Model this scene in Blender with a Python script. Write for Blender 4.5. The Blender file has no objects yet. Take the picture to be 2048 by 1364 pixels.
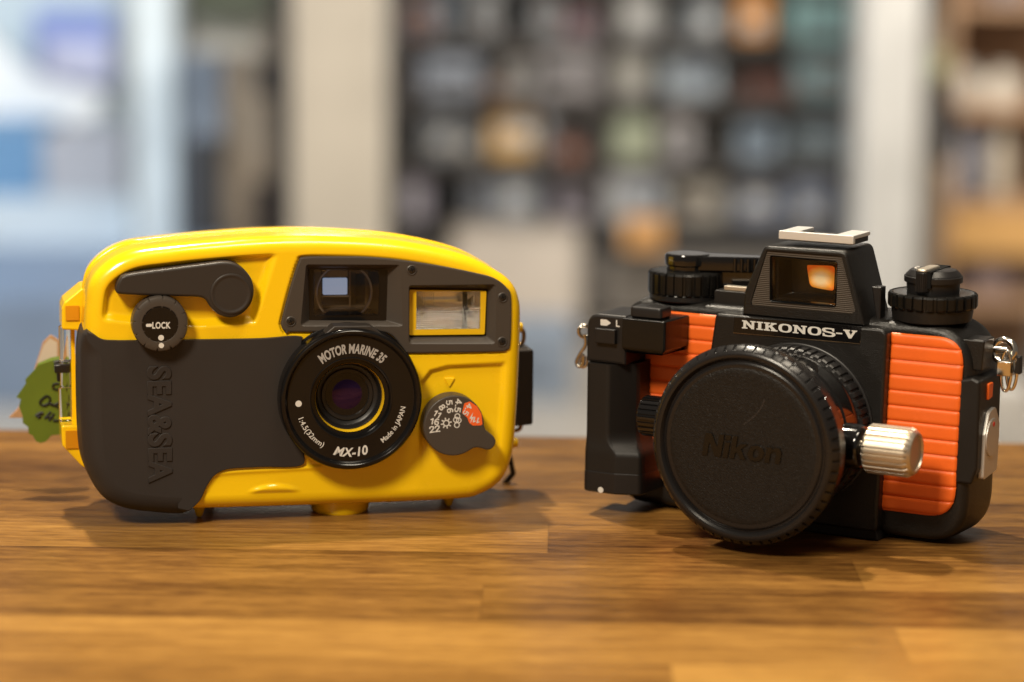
import bpy, math, random
import numpy as np
from mathutils import Vector, Matrix
from mathutils.geometry import tessellate_polygon
random.seed(7)
D = bpy.data
SC = bpy.context.scene
COL = SC.collection
PI = math.pi
# ------------------------------------------------------------------ camera
FPX, TH, ROLL, CH = 5120.0, math.radians(9.5), 0.010, 200.0     # focal length (px of 2048), pitch, roll, height in mm
cam_d = D.cameras.new('Camera'); cam = D.objects.new('Camera', cam_d); COL.objects.link(cam); SC.camera = cam
cam_d.sensor_width = 36; cam_d.sensor_fit = 'HORIZONTAL'; cam_d.lens = 36 * FPX / 2048
cam_d.clip_start = 0.02; cam_d.clip_end = 60
camR = (Matrix.Rotation(PI / 2 - TH, 4, 'X') @ Matrix.Rotation(ROLL, 4, 'Z'))
cam.matrix_world = Matrix.Translation((0, 0, CH / 1000)) @ camR
cam_d.dof.use_dof = True; cam_d.dof.focus_distance = 0.832; cam_d.dof.aperture_fstop = 5.7; cam_d.dof.aperture_blades = 0
SC.render.engine = 'CYCLES'
SC.view_settings.view_transform = 'Standard'; SC.view_settings.look = 'None'
SC.view_settings.exposure = 0.17; SC.view_settings.gamma = 1.0
# ------------------------------------------------------------------ world (dim warm room fill)
W = D.worlds.new('World'); SC.world = W; W.use_nodes = True
W.node_tree.nodes['Background'].inputs['Color'].default_value = (1.0, 0.86, 0.70, 1)
W.node_tree.nodes['Background'].inputs['Strength'].default_value = 0.12
# ------------------------------------------------------------------ lamps
def area(name, loc, target, sx, sy, power, color, spread=180):
    l = D.lights.new(name, 'AREA'); l.shape = 'RECTANGLE'; l.size = sx; l.size_y = sy; l.energy = power; l.color = color
    l.spread = math.radians(spread)
    o = D.objects.new(name, l); COL.objects.link(o); o.location = loc
    o.rotation_euler = (Vector(target) - Vector(loc)).to_track_quat('-Z', 'Y').to_euler()
    return o
WARM = (1.0, 0.88, 0.70)
area('ceiling_lamp', (-0.30, 1.36, 1.85), (0.0, 0.85, 0.0), 0.08, 0.08, 46, WARM)
area('ceiling_lamp', (-0.50, -0.12, 1.02), (0.0, 0.85, 0.05), 0.26, 0.26, 19.5, WARM)
area('ceiling_lamp', (0.35, 0.35, 1.9), (0.0, 0.8, 0.0), 0.7, 0.35, 16, (1.0, 0.87, 0.68))
area('shop_fill_lamp', (0.5, 4.0, 0.95), (0.4, 6.1, -0.35), 1.6, 0.4, 31, (1.0, 0.95, 0.88))  # unseen lamps, here and below, added to brighten the shelves and pillars
area('shop_fill_lamp', (1.6, 3.6, 1.5), (1.5, 5.2, -0.3), 0.6, 0.4, 14, (1.0, 0.90, 0.74))
area('shop_fill_lamp', (-0.3, 2.4, 1.5), (-0.35, 4.0, -0.2), 0.4, 0.4, 23, (1.0, 0.96, 0.88))
area('daylight_window', (-2.6, 4.6, 0.8), (-1.1, 6.0, -0.5), 1.6, 1.4, 50, (0.80, 0.91, 1.0))

# ------------------------------------------------------------------ pixel <-> place helpers (used to read measurements off the photo)
R3 = camR.to_3x3()
def ray(px, py): return R3 @ Vector(((px - 1024) / FPX, -(py - 682) / FPX, -1))
def at(px, py, Y):
    r = ray(px, py); return Vector((0, 0, CH / 1000)) + r * (Y / r.y)
class Frame:
    def __init__(s, O, deg):
        a = math.radians(deg); s.a = a; s.O = Vector((O[0], O[1], 0))
        s.ex = Vector((math.cos(a), math.sin(a), 0)); s.ey = Vector((-math.sin(a), math.cos(a), 0))
    def un(s, px, py, d=0):
        r = ray(px, py); C = Vector((0, 0, CH)); t = (d - s.ey.dot(C - s.O)) / s.ey.dot(r); p = C + r * t - s.O
        return (s.ex.dot(p), p.z)
    def uns(s, pts, d=0, q=None):
        return [s.un(*(q(*p) if q else p), d) for p in pts]
def Q(ox, oy, sc): return lambda x, y: (ox + x / sc, oy + y / sc)
FY = Frame((-63.22, 829.54), 13)
FN = Frame((93.14, 821.42), -29)

# ------------------------------------------------------------------ 2D outline helpers
def area2(p): return sum(p[i][0] * p[(i + 1) % len(p)][1] - p[(i + 1) % len(p)][0] * p[i][1] for i in range(len(p))) / 2
def ccw(p): return list(p) if area2(p) > 0 else list(reversed(p))
def rpoly(pts, r, n=8):
    """polygon with rounded corners; r a number or a list; same vertex count for the same n"""
    N = len(pts); out = []
    rr = r if isinstance(r, (list, tuple)) else [r] * N
    for i in range(N):
        a, b, c = Vector(pts[i - 1]), Vector(pts[i]), Vector(pts[(i + 1) % N])
        u, v = (a - b), (c - b); lu, lv = u.length, v.length; u.normalize(); v.normalize()
        ang = u.angle(v); t = min(rr[i] / max(math.tan(ang / 2), 1e-4), lu * .49, lv * .49)
        p0, p1 = b + u * t, b + v * t
        for k in range(n + 1):
            s = k / n
            q = p0.lerp(b, s).lerp(b.lerp(p1, s), s) if True else None
            out.append((q.x, q.y))
    return out
def crom(pts, n=12, closed=True):
    P = [Vector(p) for p in pts]; N = len(P); out = []
    for i in range(N if closed else N - 1):
        p0 = P[(i - 1) % N] if closed else P[max(i - 1, 0)]
        p1 = P[i]; p2 = P[(i + 1) % N]
        p3 = P[(i + 2) % N] if closed else P[min(i + 2, N - 1)]
        for k in range(n):
            t = k / n
            q = 0.5 * ((2 * p1) + (p2 - p0) * t + (2 * p0 - 5 * p1 + 4 * p2 - p3) * t * t + (3 * p1 - p0 - 3 * p2 + p3) * t ** 3)
            out.append((q.x, q.y))
    if not closed: out.append(tuple(P[-1])[:2])
    return out
def resample(p, n, closed=True):
    a = np.array(p + [p[0]] if closed else p, float); s = np.r_[0, np.cumsum(np.hypot(*np.diff(a, axis=0).T))]
    t = np.linspace(0, s[-1], n + 1)[:-1] if closed else np.linspace(0, s[-1], n)
    return list(zip(np.interp(t, s, a[:, 0]), np.interp(t, s, a[:, 1])))
def inset(p, d):
    """move a ccw outline inwards by d (number or per-vertex list)"""
    N = len(p); out = []
    for i in range(N):
        a, b = Vector(p[i - 1]), Vector(p[(i + 1) % N]); t = (b - a); t.normalize()
        dd = d[i] if hasattr(d, '__len__') else d
        out.append((p[i][0] - t.y * dd, p[i][1] + t.x * dd))
    return out
def circ(cx, cz, r, n=48, a0=0): return [(cx + r * math.cos(a0 + 2 * PI * k / n), cz + r * math.sin(a0 + 2 * PI * k / n)) for k in range(n)]
def sd_poly(X, Z, poly):
    """signed distance (negative inside) of arrays X,Z to polygon"""
    p = np.array(poly); q = np.roll(p, -1, 0); d = np.full(X.shape, 1e9); ins = np.zeros(X.shape, bool)
    for (ax, az), (bx, bz) in zip(p, q):
        ex, ez = bx - ax, bz - az; wx, wz = X - ax, Z - az
        t = np.clip((wx * ex + wz * ez) / (ex * ex + ez * ez + 1e-12), 0, 1)
        d = np.minimum(d, np.hypot(wx - ex * t, wz - ez * t))
        c = ((az > Z) != (bz > Z)) & (X < (bx - ax) * (Z - az) / (bz - az + 1e-12) + ax)
        ins ^= c
    return np.where(ins, -d, d)
def sd_line(X, Z, pts):
    d = np.full(X.shape, 1e9)
    for (ax, az), (bx, bz) in zip(pts[:-1], pts[1:]):
        ex, ez = bx - ax, bz - az; wx, wz = X - ax, Z - az
        t = np.clip((wx * ex + wz * ez) / (ex * ex + ez * ez + 1e-12), 0, 1)
        d = np.minimum(d, np.hypot(wx - ex * t, wz - ez * t))
    return d
def sstep(a, b, x): t = np.clip((x - a) / (b - a), 0, 1); return t * t * (3 - 2 * t)

# ------------------------------------------------------------------ objects
def tag(o, label=None, cat=None, group=None, kind=None):
    if label: o['label'] = label
    if cat: o['category'] = cat
    if group: o['group'] = group
    if kind: o['kind'] = kind
    return o
def thing(name, label, cat, loc=(0, 0, 0), rz=0, group=None):
    o = D.objects.new(name, None); COL.objects.link(o); o.location = loc; o.rotation_euler = (0, 0, rz)
    o.empty_display_size = 0.01
    return tag(o, label, cat, group)
class MB:
    """collects shapes (mm) and links them as one mesh object (m)"""
    def __init__(s): s.v = []; s.f = []; s.caps = set()
    def add(s, vs, fs):
        n = len(s.v); s.v += [tuple(v) for v in vs]; s.f += [tuple(i + n for i in f) for f in fs]; return s
    def rings(s, rs, cap0=True, cap1=True, closed=True):
        N = len(rs[0]); vs = [v for r in rs for v in r]; fs = []
        for j in range(len(rs) - 1):
            for i in range(N if closed else N - 1):
                k = (i + 1) % N
                fs.append((j * N + i, j * N + k, (j + 1) * N + k, (j + 1) * N + i))
        if cap0: fs.append(tuple(range(N - 1, -1, -1)))
        if cap1: fs.append(tuple(range((len(rs) - 1) * N, len(rs) * N)))
        return s.add(vs, fs)
    def prism(s, outline, prof, mult=None, cap0=True, cap1=True):
        """outline in (x,z); prof = [(depth y, inset)] front to back"""
        o = ccw(outline); rs = []
        for d, i in prof:
            ins = [i * m for m in mult] if mult is not None else i
            rs.append([(x, d, z) for x, z in inset(o, ins)])
        return s.rings(rs, cap0, cap1)
    def slab(s, outline, d0, d1, b=0.4, b2=None, k=3):
        """rounded-edge slab from depth d0 (front) to d1"""
        b2 = b if b2 is None else b2
        pr = [(d0, b * 1.03)]
        pr += [(d0 + b * (1 - math.sin(t)), b * (1 - math.cos(t))) for t in [PI / 2 * (1 - j / k) for j in range(k + 1)]]
        pr += [(d1 - b2, 0), (d1, b2)] if b2 > 0 else [(d1, 0)]
        s.prism(outline, pr, cap0=False); return s.flatcap(inset(ccw(outline), pr[0][1]), d0)
    def flatcap(s, o, y):
        n = len(s.f); s.poly([o], y); s.caps |= set(range(n, len(s.f))); return s
    def zslab(s, outline, z0, z1, b=0.4):
        """outline in (x,y), extruded in z, top edge rounded"""
        o = ccw(outline); rs = []
        for z, i in [(z0, b), (z0 + b, 0), (z1 - b, 0), (z1 - b * .3, b * .3), (z1, b), (z1, b * 1.2)]:
            rs.append([(x, y, z) for x, y in inset(o, i)])
        return s.rings(rs)
    def box(s, x0, x1, y0, y1, z0, z1):
        vs = [(x, y, z) for x in (x0, x1) for y in (y0, y1) for z in (z0, z1)]
        return s.add(vs, [(0, 1, 3, 2), (4, 6, 7, 5), (0, 4, 5, 1), (2, 3, 7, 6), (0, 2, 6, 4), (1, 5, 7, 3)])
    def lathe(s, prof, c, axis='-y', n=64, rib=None, cap0=True, cap1=True):
        """prof = [(radius, t along axis)]; rib(a, j) returns a radius change"""
        ax = {'-y': Vector((0, -1, 0)), '+y': Vector((0, 1, 0)), 'z': Vector((0, 0, 1)), 'x': Vector((1, 0, 0)), '-x': Vector((-1, 0, 0))}[axis] if isinstance(axis, str) else Vector(axis).normalized()
        u = Vector((0, 0, 1)) if abs(ax.z) < .9 else Vector((1, 0, 0))
        u = (u - ax * u.dot(ax)).normalized(); w = ax.cross(u); c = Vector(c); rs = []
        for j, (r, t) in enumerate(prof):
            ring = []
            for k in range(n):
                a = 2 * PI * k / n; q = r + (rib(a, j) if rib else 0)
                ring.append(tuple(c + ax * t + (u * math.cos(a) + w * math.sin(a)) * q))
            rs.append(ring)
        return s.rings(rs, cap0, cap1)
    def tube(s, path, r, n=10, closed=False):
        P = [Vector(p) for p in path]; N = len(P); rs = []; prev = None
        for i in range(N):
            a = P[i - 1] if (i or closed) else P[0]; b = P[(i + 1) % N] if (i < N - 1 or closed) else P[-1]
            t = (b - a).normalized()
            if prev is None: u = t.orthogonal().normalized()
            else: u = (prev - t * prev.dot(t)).normalized()
            prev = u; w = t.cross(u)
            rs.append([tuple(P[i] + (u * math.cos(2 * PI * k / n) + w * math.sin(2 * PI * k / n)) * r) for k in range(n)])
        if closed: rs.append(rs[0]); return s.rings(rs, False, False)
        return s.rings(rs)
    def poly(s, loops, y):
        """flat filled shape in the xz plane facing -y; loops[0] outer, others holes"""
        L = [[Vector((p[0], p[1], 0)) for p in lp] for lp in loops]; tri = tessellate_polygon(L)
        flat = [(p[0], y, p[1]) for lp in loops for p in lp]
        fs = []
        for a, b, c in tri:
            A, B, C = flat[a], flat[b], flat[c]
            cr = (B[0] - A[0]) * (C[2] - A[2]) - (B[2] - A[2]) * (C[0] - A[0])
            fs.append((a, b, c) if cr > 0 else (a, c, b))
        return s.add(flat, fs)
    def scan(s, outline, H, z_step=0.4, nx=40, z_rng=None):
        """height surface over an outline that every z cuts once; H(X,Z,dist)->y"""
        p = np.array(outline + [outline[0]]); zs = np.array([q[1] for q in outline])
        z0, z1 = zs.min() + .02, zs.max() - .02; n = max(3, int((z1 - z0) / z_step)); Zr = np.linspace(z0, z1, n)
        X = np.zeros((n, nx)); Z = np.zeros((n, nx))
        for j, z in enumerate(Zr):
            xs = []
            for (ax, az), (bx, bz) in zip(p[:-1], p[1:]):
                if (az > z) != (bz > z): xs.append(ax + (bx - ax) * (z - az) / (bz - az))
            e = np.linspace(0, 1, nx); e = (1 - np.cos(e * PI)) / 2 * .5 + e * .5
            X[j] = min(xs) + (max(xs) - min(xs)) * e; Z[j] = z
        dist = -sd_poly(X, Z, outline); Yh = H(X, Z, np.maximum(dist, 0))
        vs = [(X[j, i], Yh[j, i], Z[j, i]) for j in range(n) for i in range(nx)]
        fs = [(j * nx + i, j * nx + i + 1, (j + 1) * nx + i + 1, (j + 1) * nx + i) for j in range(n - 1) for i in range(nx - 1)]
        return s.add(vs, fs)
    def build(s, name, mat, parent=None, angle=38, bevel=0, wn=True, xf=None, label=None, flat=False, scale=.001, fix=True):
        vs = s.v
        if xf is not None: vs = [tuple(xf @ Vector(v)) for v in vs]
        me = D.meshes.new(name); me.from_pydata([(x * scale, y * scale, z * scale) for x, y, z in vs], [], s.f); me.update()
        o = D.objects.new(name, me); COL.objects.link(o)
        if fix:
            import bmesh
            bm = bmesh.new(); bm.from_mesh(me); bm.faces.ensure_lookup_table(); bmesh.ops.recalc_face_normals(bm, faces=[f_ for f_ in bm.faces if f_.index not in s.caps]); bm.to_mesh(me); bm.free()
        me.materials.append(mat)
        if not flat:
            me.shade_smooth(); me.set_sharp_from_angle(angle=math.radians(angle))
        if bevel:
            m = o.modifiers.new('Bevel', 'BEVEL'); m.width = bevel * scale; m.segments = 3; m.limit_method = 'ANGLE'; m.angle_limit = math.radians(35); m.harden_normals = False
        if wn and not flat:
            m = o.modifiers.new('WN', 'WEIGHTED_NORMAL'); m.keep_sharp = True
        if parent: o.parent = parent
        if label: o['label'] = label
        return o
def arc_pts(cx, cz, r, a0, a1, n=24): return [(cx + r * math.cos(a0 + (a1 - a0) * k / n), cz + r * math.sin(a0 + (a1 - a0) * k / n)) for k in range(n + 1)]
def text_geo(s, size=1.0, offset=0.0, shear=0.0, xs=1.0, extrude=0, bevel=0, space=1.0, align='CENTER'):
    c = D.curves.new('t', 'FONT'); c.body = s; c.size = size; c.offset = offset; c.shear = shear; c.extrude = extrude
    c.bevel_depth = bevel; c.bevel_resolution = 1; c.space_character = space; c.align_x = align; c.align_y = 'CENTER'; c.resolution_u = 6
    o = D.objects.new('t', c); COL.objects.link(o); bpy.context.view_layer.update()
    me = D.meshes.new_from_object(o.evaluated_get(bpy.context.evaluated_depsgraph_get()))
    v = [(x.co.x * xs, x.co.y, x.co.z) for x in me.vertices]; f = [tuple(p.vertices) for p in me.polygons]
    D.objects.remove(o); D.curves.remove(c); D.meshes.remove(me); return v, f
def lettering(mb, s, cx, cz, y, h, rot=0, **k):
    """letters h tall, centred at cx,cz on the plane y, turned by rot degrees clockwise"""
    v, f = text_geo(s, **k)
    zs = [p[1] for p in v]; z0, z1 = min(zs), max(zs); x0, x1 = min(p[0] for p in v), max(p[0] for p in v)
    sc = h / (z1 - z0); a = -math.radians(rot); ca, sa = math.cos(a), math.sin(a); out = []
    for p in v:
        x = (p[0] - (x0 + x1) / 2) * sc; z = (p[1] - (z0 + z1) / 2) * sc
        out.append((cx + x * ca - z * sa, y - p[2] * sc, cz + x * sa + z * ca))
    mb.add(out, f); return (x1 - x0) * sc
def arc_lettering(mb, s, cx, cz, y, h, rb, mid, out=True, **k):
    """letters along a circle; mid = clockwise degrees from the top of the text centre"""
    v, f = text_geo(s, **k); zs = [p[1] for p in v]; z0, z1 = min(zs), max(zs); sc = h / (z1 - z0)
    x0, x1 = min(p[0] for p in v), max(p[0] for p in v); res = []
    for p in v:
        u = (p[0] - (x0 + x1) / 2) * sc; w = (p[1] - z0) * sc; m = math.radians(mid)
        if out: r = rb + w; a = m + u / (rb + h / 2)
        else: r = rb - w; a = m - u / (rb - h / 2)
        res.append((cx + r * math.sin(a), y, cz + r * math.cos(a)))
    mb.add(res, f)

DG = {'1': ([[(.12, .72), (.40, .95), (.40, 0)]], .55), '2': ([[(.05, .70), (.10, .90), (.35, 1), (.62, .92), (.66, .70), (.45, .42), (.06, 0), (.70, 0)]], .75),
      '4': ([[(.55, 0), (.55, 1), (.05, .28), (.76, .28)]], .80), '5': ([[(.66, 1), (.16, 1), (.10, .54), (.40, .62), (.66, .46), (.66, .16), (.38, 0), (.06, .10)]], .75),
      '6': ([[(.62, .92), (.36, 1), (.12, .74), (.08, .30), (.22, .02), (.50, 0), (.67, .18), (.62, .46), (.40, .58), (.12, .42)]], .75),
      '8': ([[(.36, .53), (.12, .66), (.14, .90), (.36, 1), (.60, .90), (.62, .66), (.36, .53), (.08, .36), (.08, .10), (.36, 0), (.66, .10), (.66, .36), (.36, .53)]], .75), '.': ([[(.10, .02), (.20, .02)]], .30)}
def digits(mb, s, cx, cz, y, h, rot, w=.20):
    """bold figures drawn as pen strokes"""
    tot = sum(DG[c][1] for c in s) + .12 * (len(s) - 1); x0 = -tot / 2; a = -math.radians(rot); ca, sa = math.cos(a), math.sin(a); e = 0
    for c in s:
        for st in DG[c][0]:
            for (ax, az), (bx, bz) in zip(st[:-1], st[1:]):
                d = Vector((bx - ax, bz - az)); d.normalize(); n = Vector((-d.y, d.x)) * w / 2; d *= w * .42
                pts = [(ax - d.x + n.x, az - d.y + n.y), (ax - d.x - n.x, az - d.y - n.y), (bx + d.x - n.x, bz + d.y - n.y), (bx + d.x + n.x, bz + d.y + n.y)]
                e += 1; out = []
                for px, pz in pts:
                    u, v = (x0 + px) * h, (pz - .5) * h * .88; out.append((cx + u * ca - v * sa, y - .0035 * e, cz + u * sa + v * ca))
                mb.add(out, [(0, 1, 2, 3)])
        x0 += DG[c][1] + .12

# ------------------------------------------------------------------ materials
def mat(name, col, rough=.5, metal=0, spec=.5, coat=0, coat_r=.05, noise=0, nscale=400, bump=0, bscale=900, bdist=.0002, alpha=None, trans=0, ior=1.45, emit=None, es=0, rvar=0, sss=0):
    m = D.materials.new(name); m.use_nodes = True; nt = m.node_tree; b = nt.nodes['Principled BSDF']; I = b.inputs
    I['Base Color'].default_value = (*col, 1); I['Roughness'].default_value = rough; I['Metallic'].default_value = metal
    I['Specular IOR Level'].default_value = spec; I['Coat Weight'].default_value = coat; I['Coat Roughness'].default_value = coat_r
    I['Transmission Weight'].default_value = trans; I['IOR'].default_value = ior
    if sss: I['Subsurface Weight'].default_value = sss; I['Subsurface Radius'].default_value = (.003, .0012, .0004); I['Subsurface Scale'].default_value = 1
    if emit: I['Emission Color'].default_value = (*emit, 1); I['Emission Strength'].default_value = es
    tc = nt.nodes.new('ShaderNodeTexCoord')
    if noise:
        n = nt.nodes.new('ShaderNodeTexNoise'); n.inputs['Scale'].default_value = nscale; n.inputs['Detail'].default_value = 5
        nt.links.new(tc.outputs['Object'], n.inputs['Vector'])
        mr = nt.nodes.new('ShaderNodeMapRange'); mr.inputs['To Min'].default_value = 1 - noise; mr.inputs['To Max'].default_value = 1 + noise
        mr.inputs['From Min'].default_value = .3; mr.inputs['From Max'].default_value = .7
        mx = nt.nodes.new('ShaderNodeMix'); mx.data_type = 'RGBA'; mx.blend_type = 'MULTIPLY'; mx.inputs['Factor'].default_value = 1
        mx.inputs['A'].default_value = (*col, 1); nt.links.new(n.outputs['Fac'], mr.inputs['Value']); nt.links.new(mr.outputs['Result'], mx.inputs['B'])
        nt.links.new(mx.outputs['Result'], I['Base Color'])
    if rvar:
        n = nt.nodes.new('ShaderNodeTexNoise'); n.inputs['Scale'].default_value = 60; n.inputs['Detail'].default_value = 6
        nt.links.new(tc.outputs['Object'], n.inputs['Vector'])
        mr = nt.nodes.new('ShaderNodeMapRange'); mr.inputs['From Min'].default_value = .35; mr.inputs['From Max'].default_value = .65
        mr.inputs['To Min'].default_value = max(rough - rvar, .02); mr.inputs['To Max'].default_value = rough + rvar
        nt.links.new(n.outputs['Fac'], mr.inputs['Value']); nt.links.new(mr.outputs['Result'], I['Roughness'])
    if bump:
        n = nt.nodes.new('ShaderNodeTexNoise'); n.inputs['Scale'].default_value = bscale; n.inputs['Detail'].default_value = 3
        nt.links.new(tc.outputs['Object'], n.inputs['Vector'])
        bp = nt.nodes.new('ShaderNodeBump'); bp.inputs['Strength'].default_value = bump; bp.inputs['Distance'].default_value = bdist
        nt.links.new(n.outputs['Fac'], bp.inputs['Height']); nt.links.new(bp.outputs['Normal'], I['Normal'])
    return m
def srgb(r, g, b): return tuple(((c / 255 + .055) / 1.055) ** 2.4 if c > 10 else c / 255 / 12.92 for c in (r, g, b))

M_yel = mat('yellow_plastic', (.90, .56, .004), .22, coat=.35, coat_r=.08, rvar=.07, bump=.05, bscale=700, bdist=.00005)
M_yel2 = mat('yellow_frame_plastic', (.72, .44, .01), .25)
M_rub = mat('dark_grey_rubber', (.029, .0245, .0225), .50, spec=.3, bump=.12, bscale=1500, bdist=.00006, rvar=.05)
M_lev = mat('dark_grey_plastic', (.032, .026, .022), .40, spec=.35, bump=.08, bscale=1500, bdist=.00005)
M_pan = mat('brown_grey_plastic', (.054, .044, .036), .40, spec=.4, bump=.08, bscale=1400, bdist=.00005)
M_blk = mat('gloss_black', (.005, .0045, .0045), .18, spec=.4, rvar=.04)
M_blkm = mat('satin_black', (.010, .009, .009), .38)
M_hole = mat('matt_black', (.003, .003, .003), .7, spec=.2)
M_wht = mat('white_print', (.62, .60, .56), .5)
M_gry = mat('grey_print', (.36, .34, .32), .5)
M_org = mat('orange_print', (.80, .12, .02), .5)
M_lens = mat('coated_lens_glass', (.014, .006, .020), .05, spec=.9)
M_lens.node_tree.nodes['Principled BSDF'].inputs['Specular Tint'].default_value = (.45, .25, 1, 1)
M_ink2 = mat('smooth_black_relief', (.003, .003, .003), .22)
M_glass = mat('clear_glass', (1, 1, 1), .02, trans=1, ior=1.2)
def thin_glass(name, refl=.10, ribs=0):
    m = D.materials.new(name); m.use_nodes = True; nt = m.node_tree; nt.nodes.remove(nt.nodes['Principled BSDF']); L = nt.links.new
    out = nt.nodes['Material Output']; tr = nt.nodes.new('ShaderNodeBsdfTransparent'); gl = nt.nodes.new('ShaderNodeBsdfGlossy'); mx = nt.nodes.new('ShaderNodeMixShader'); lw = nt.nodes.new('ShaderNodeFresnel')
    gl.inputs['Roughness'].default_value = .04; lw.inputs['IOR'].default_value = 1.35; tr.inputs['Color'].default_value = (.93, .92, .90, 1)
    ad = nt.nodes.new('ShaderNodeMath'); ad.operation = 'MULTIPLY_ADD'; ad.inputs[1].default_value = 1.0; ad.inputs[2].default_value = refl; L(lw.outputs[0], ad.inputs[0])
    L(ad.outputs[0], mx.inputs[0]); L(tr.outputs[0], mx.inputs[1]); L(gl.outputs[0], mx.inputs[2]); L(mx.outputs[0], out.inputs['Surface'])
    if ribs:
        tc = nt.nodes.new('ShaderNodeTexCoord'); sx = nt.nodes.new('ShaderNodeSeparateXYZ'); L(tc.outputs['Object'], sx.inputs[0]); mu = nt.nodes.new('ShaderNodeMath'); mu.operation = 'MULTIPLY'; mu.inputs[1].default_value = 2 * PI / (ribs * .001); L(sx.outputs['Z'], mu.inputs[0])
        si = nt.nodes.new('ShaderNodeMath'); si.operation = 'SINE'; L(mu.outputs[0], si.inputs[0]); bp = nt.nodes.new('ShaderNodeBump'); bp.inputs['Distance'].default_value = .0001; L(si.outputs[0], bp.inputs['Height']); L(bp.outputs[0], gl.inputs['Normal']); L(bp.outputs[0], lw.inputs['Normal'])
    return m
M_acr = mat('clear_acrylic', (1, .97, .92), .06, trans=1, ior=1.25)
M_screw = mat('dark_screw_metal', (.05, .045, .04), .3, metal=.8)
M_crk = mat('black_crackle_metal', (.009, .008, .0072), .33, bump=.8, bscale=2100, bdist=.0002, spec=.5)
M_gls = mat('gloss_black_lens_barrel', (.005, .0045, .0045), .10, coat=.5, coat_r=.04, rvar=.03)
M_cap = mat('black_cap_plastic', (.0075, .0068, .0062), .36, bump=1.0, bscale=1900, bdist=.00022, spec=.42, noise=.45, nscale=1400)
M_capr = mat('black_cap_rim_plastic', (.010, .009, .009), .26)
M_grip = mat('black_rubber', (.010, .0085, .0075), .46, bump=.2, bscale=1800, bdist=.0001, spec=.4)
M_ora = mat('orange_rubber', (.82, .135, .014), .42, bump=.15, bscale=900, bdist=.0001, coat=.0, noise=.05, nscale=90)
M_slv = mat('satin_silver', (.66, .59, .49), .43, metal=1)
M_slvb = mat('matt_silver', (.62, .59, .55), .42, metal=.7)
M_shoe = mat('bright_satin_aluminium', (.80, .79, .77), .38, metal=.6)
M_wheel = mat('black_dial_plastic', (.006, .0055, .005), .26, spec=.4)
M_chr = mat('polished_steel', (.70, .66, .60), .14, metal=1)
M_brs = mat('brass_wire', (.34, .22, .10), .3, metal=1)
M_leaf = mat('green_leaf_paper', (.10, .145, .008), .6, noise=.06, nscale=60)
M_leaf2 = mat('pale_green_paper', (.20, .32, .06), .6)
M_ink = mat('black_marker_ink', (.006, .006, .005), .5)
M_kraft = mat('kraft_paper', (.42, .24, .12), .7)
M_cream = mat('cream_paper', (.55, .47, .38), .7)
def ribbed(name, col, pitch, rough=.35):
    m = mat(name, col, rough); nt = m.node_tree; b = nt.nodes['Principled BSDF']
    tc = nt.nodes.new('ShaderNodeTexCoord'); sx = nt.nodes.new('ShaderNodeSeparateXYZ'); nt.links.new(tc.outputs['Object'], sx.inputs[0])
    mu = nt.nodes.new('ShaderNodeMath'); mu.operation = 'MULTIPLY'; mu.inputs[1].default_value = 2 * PI / (pitch * .001); nt.links.new(sx.outputs['Z'], mu.inputs[0])
    si = nt.nodes.new('ShaderNodeMath'); si.operation = 'SINE'; nt.links.new(mu.outputs[0], si.inputs[0])
    bp = nt.nodes.new('ShaderNodeBump'); bp.inputs['Strength'].default_value = 1; bp.inputs['Distance'].default_value = .00009
    nt.links.new(si.outputs[0], bp.inputs['Height']); nt.links.new(bp.outputs['Normal'], b.inputs['Normal'])
    return m
M_rib = ribbed('ribbed_black_metal', (.060, .044, .030), .62, .34)
M_fres = ribbed('ribbed_flash_lens', (.62, .52, .44), .5, .18)

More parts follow.
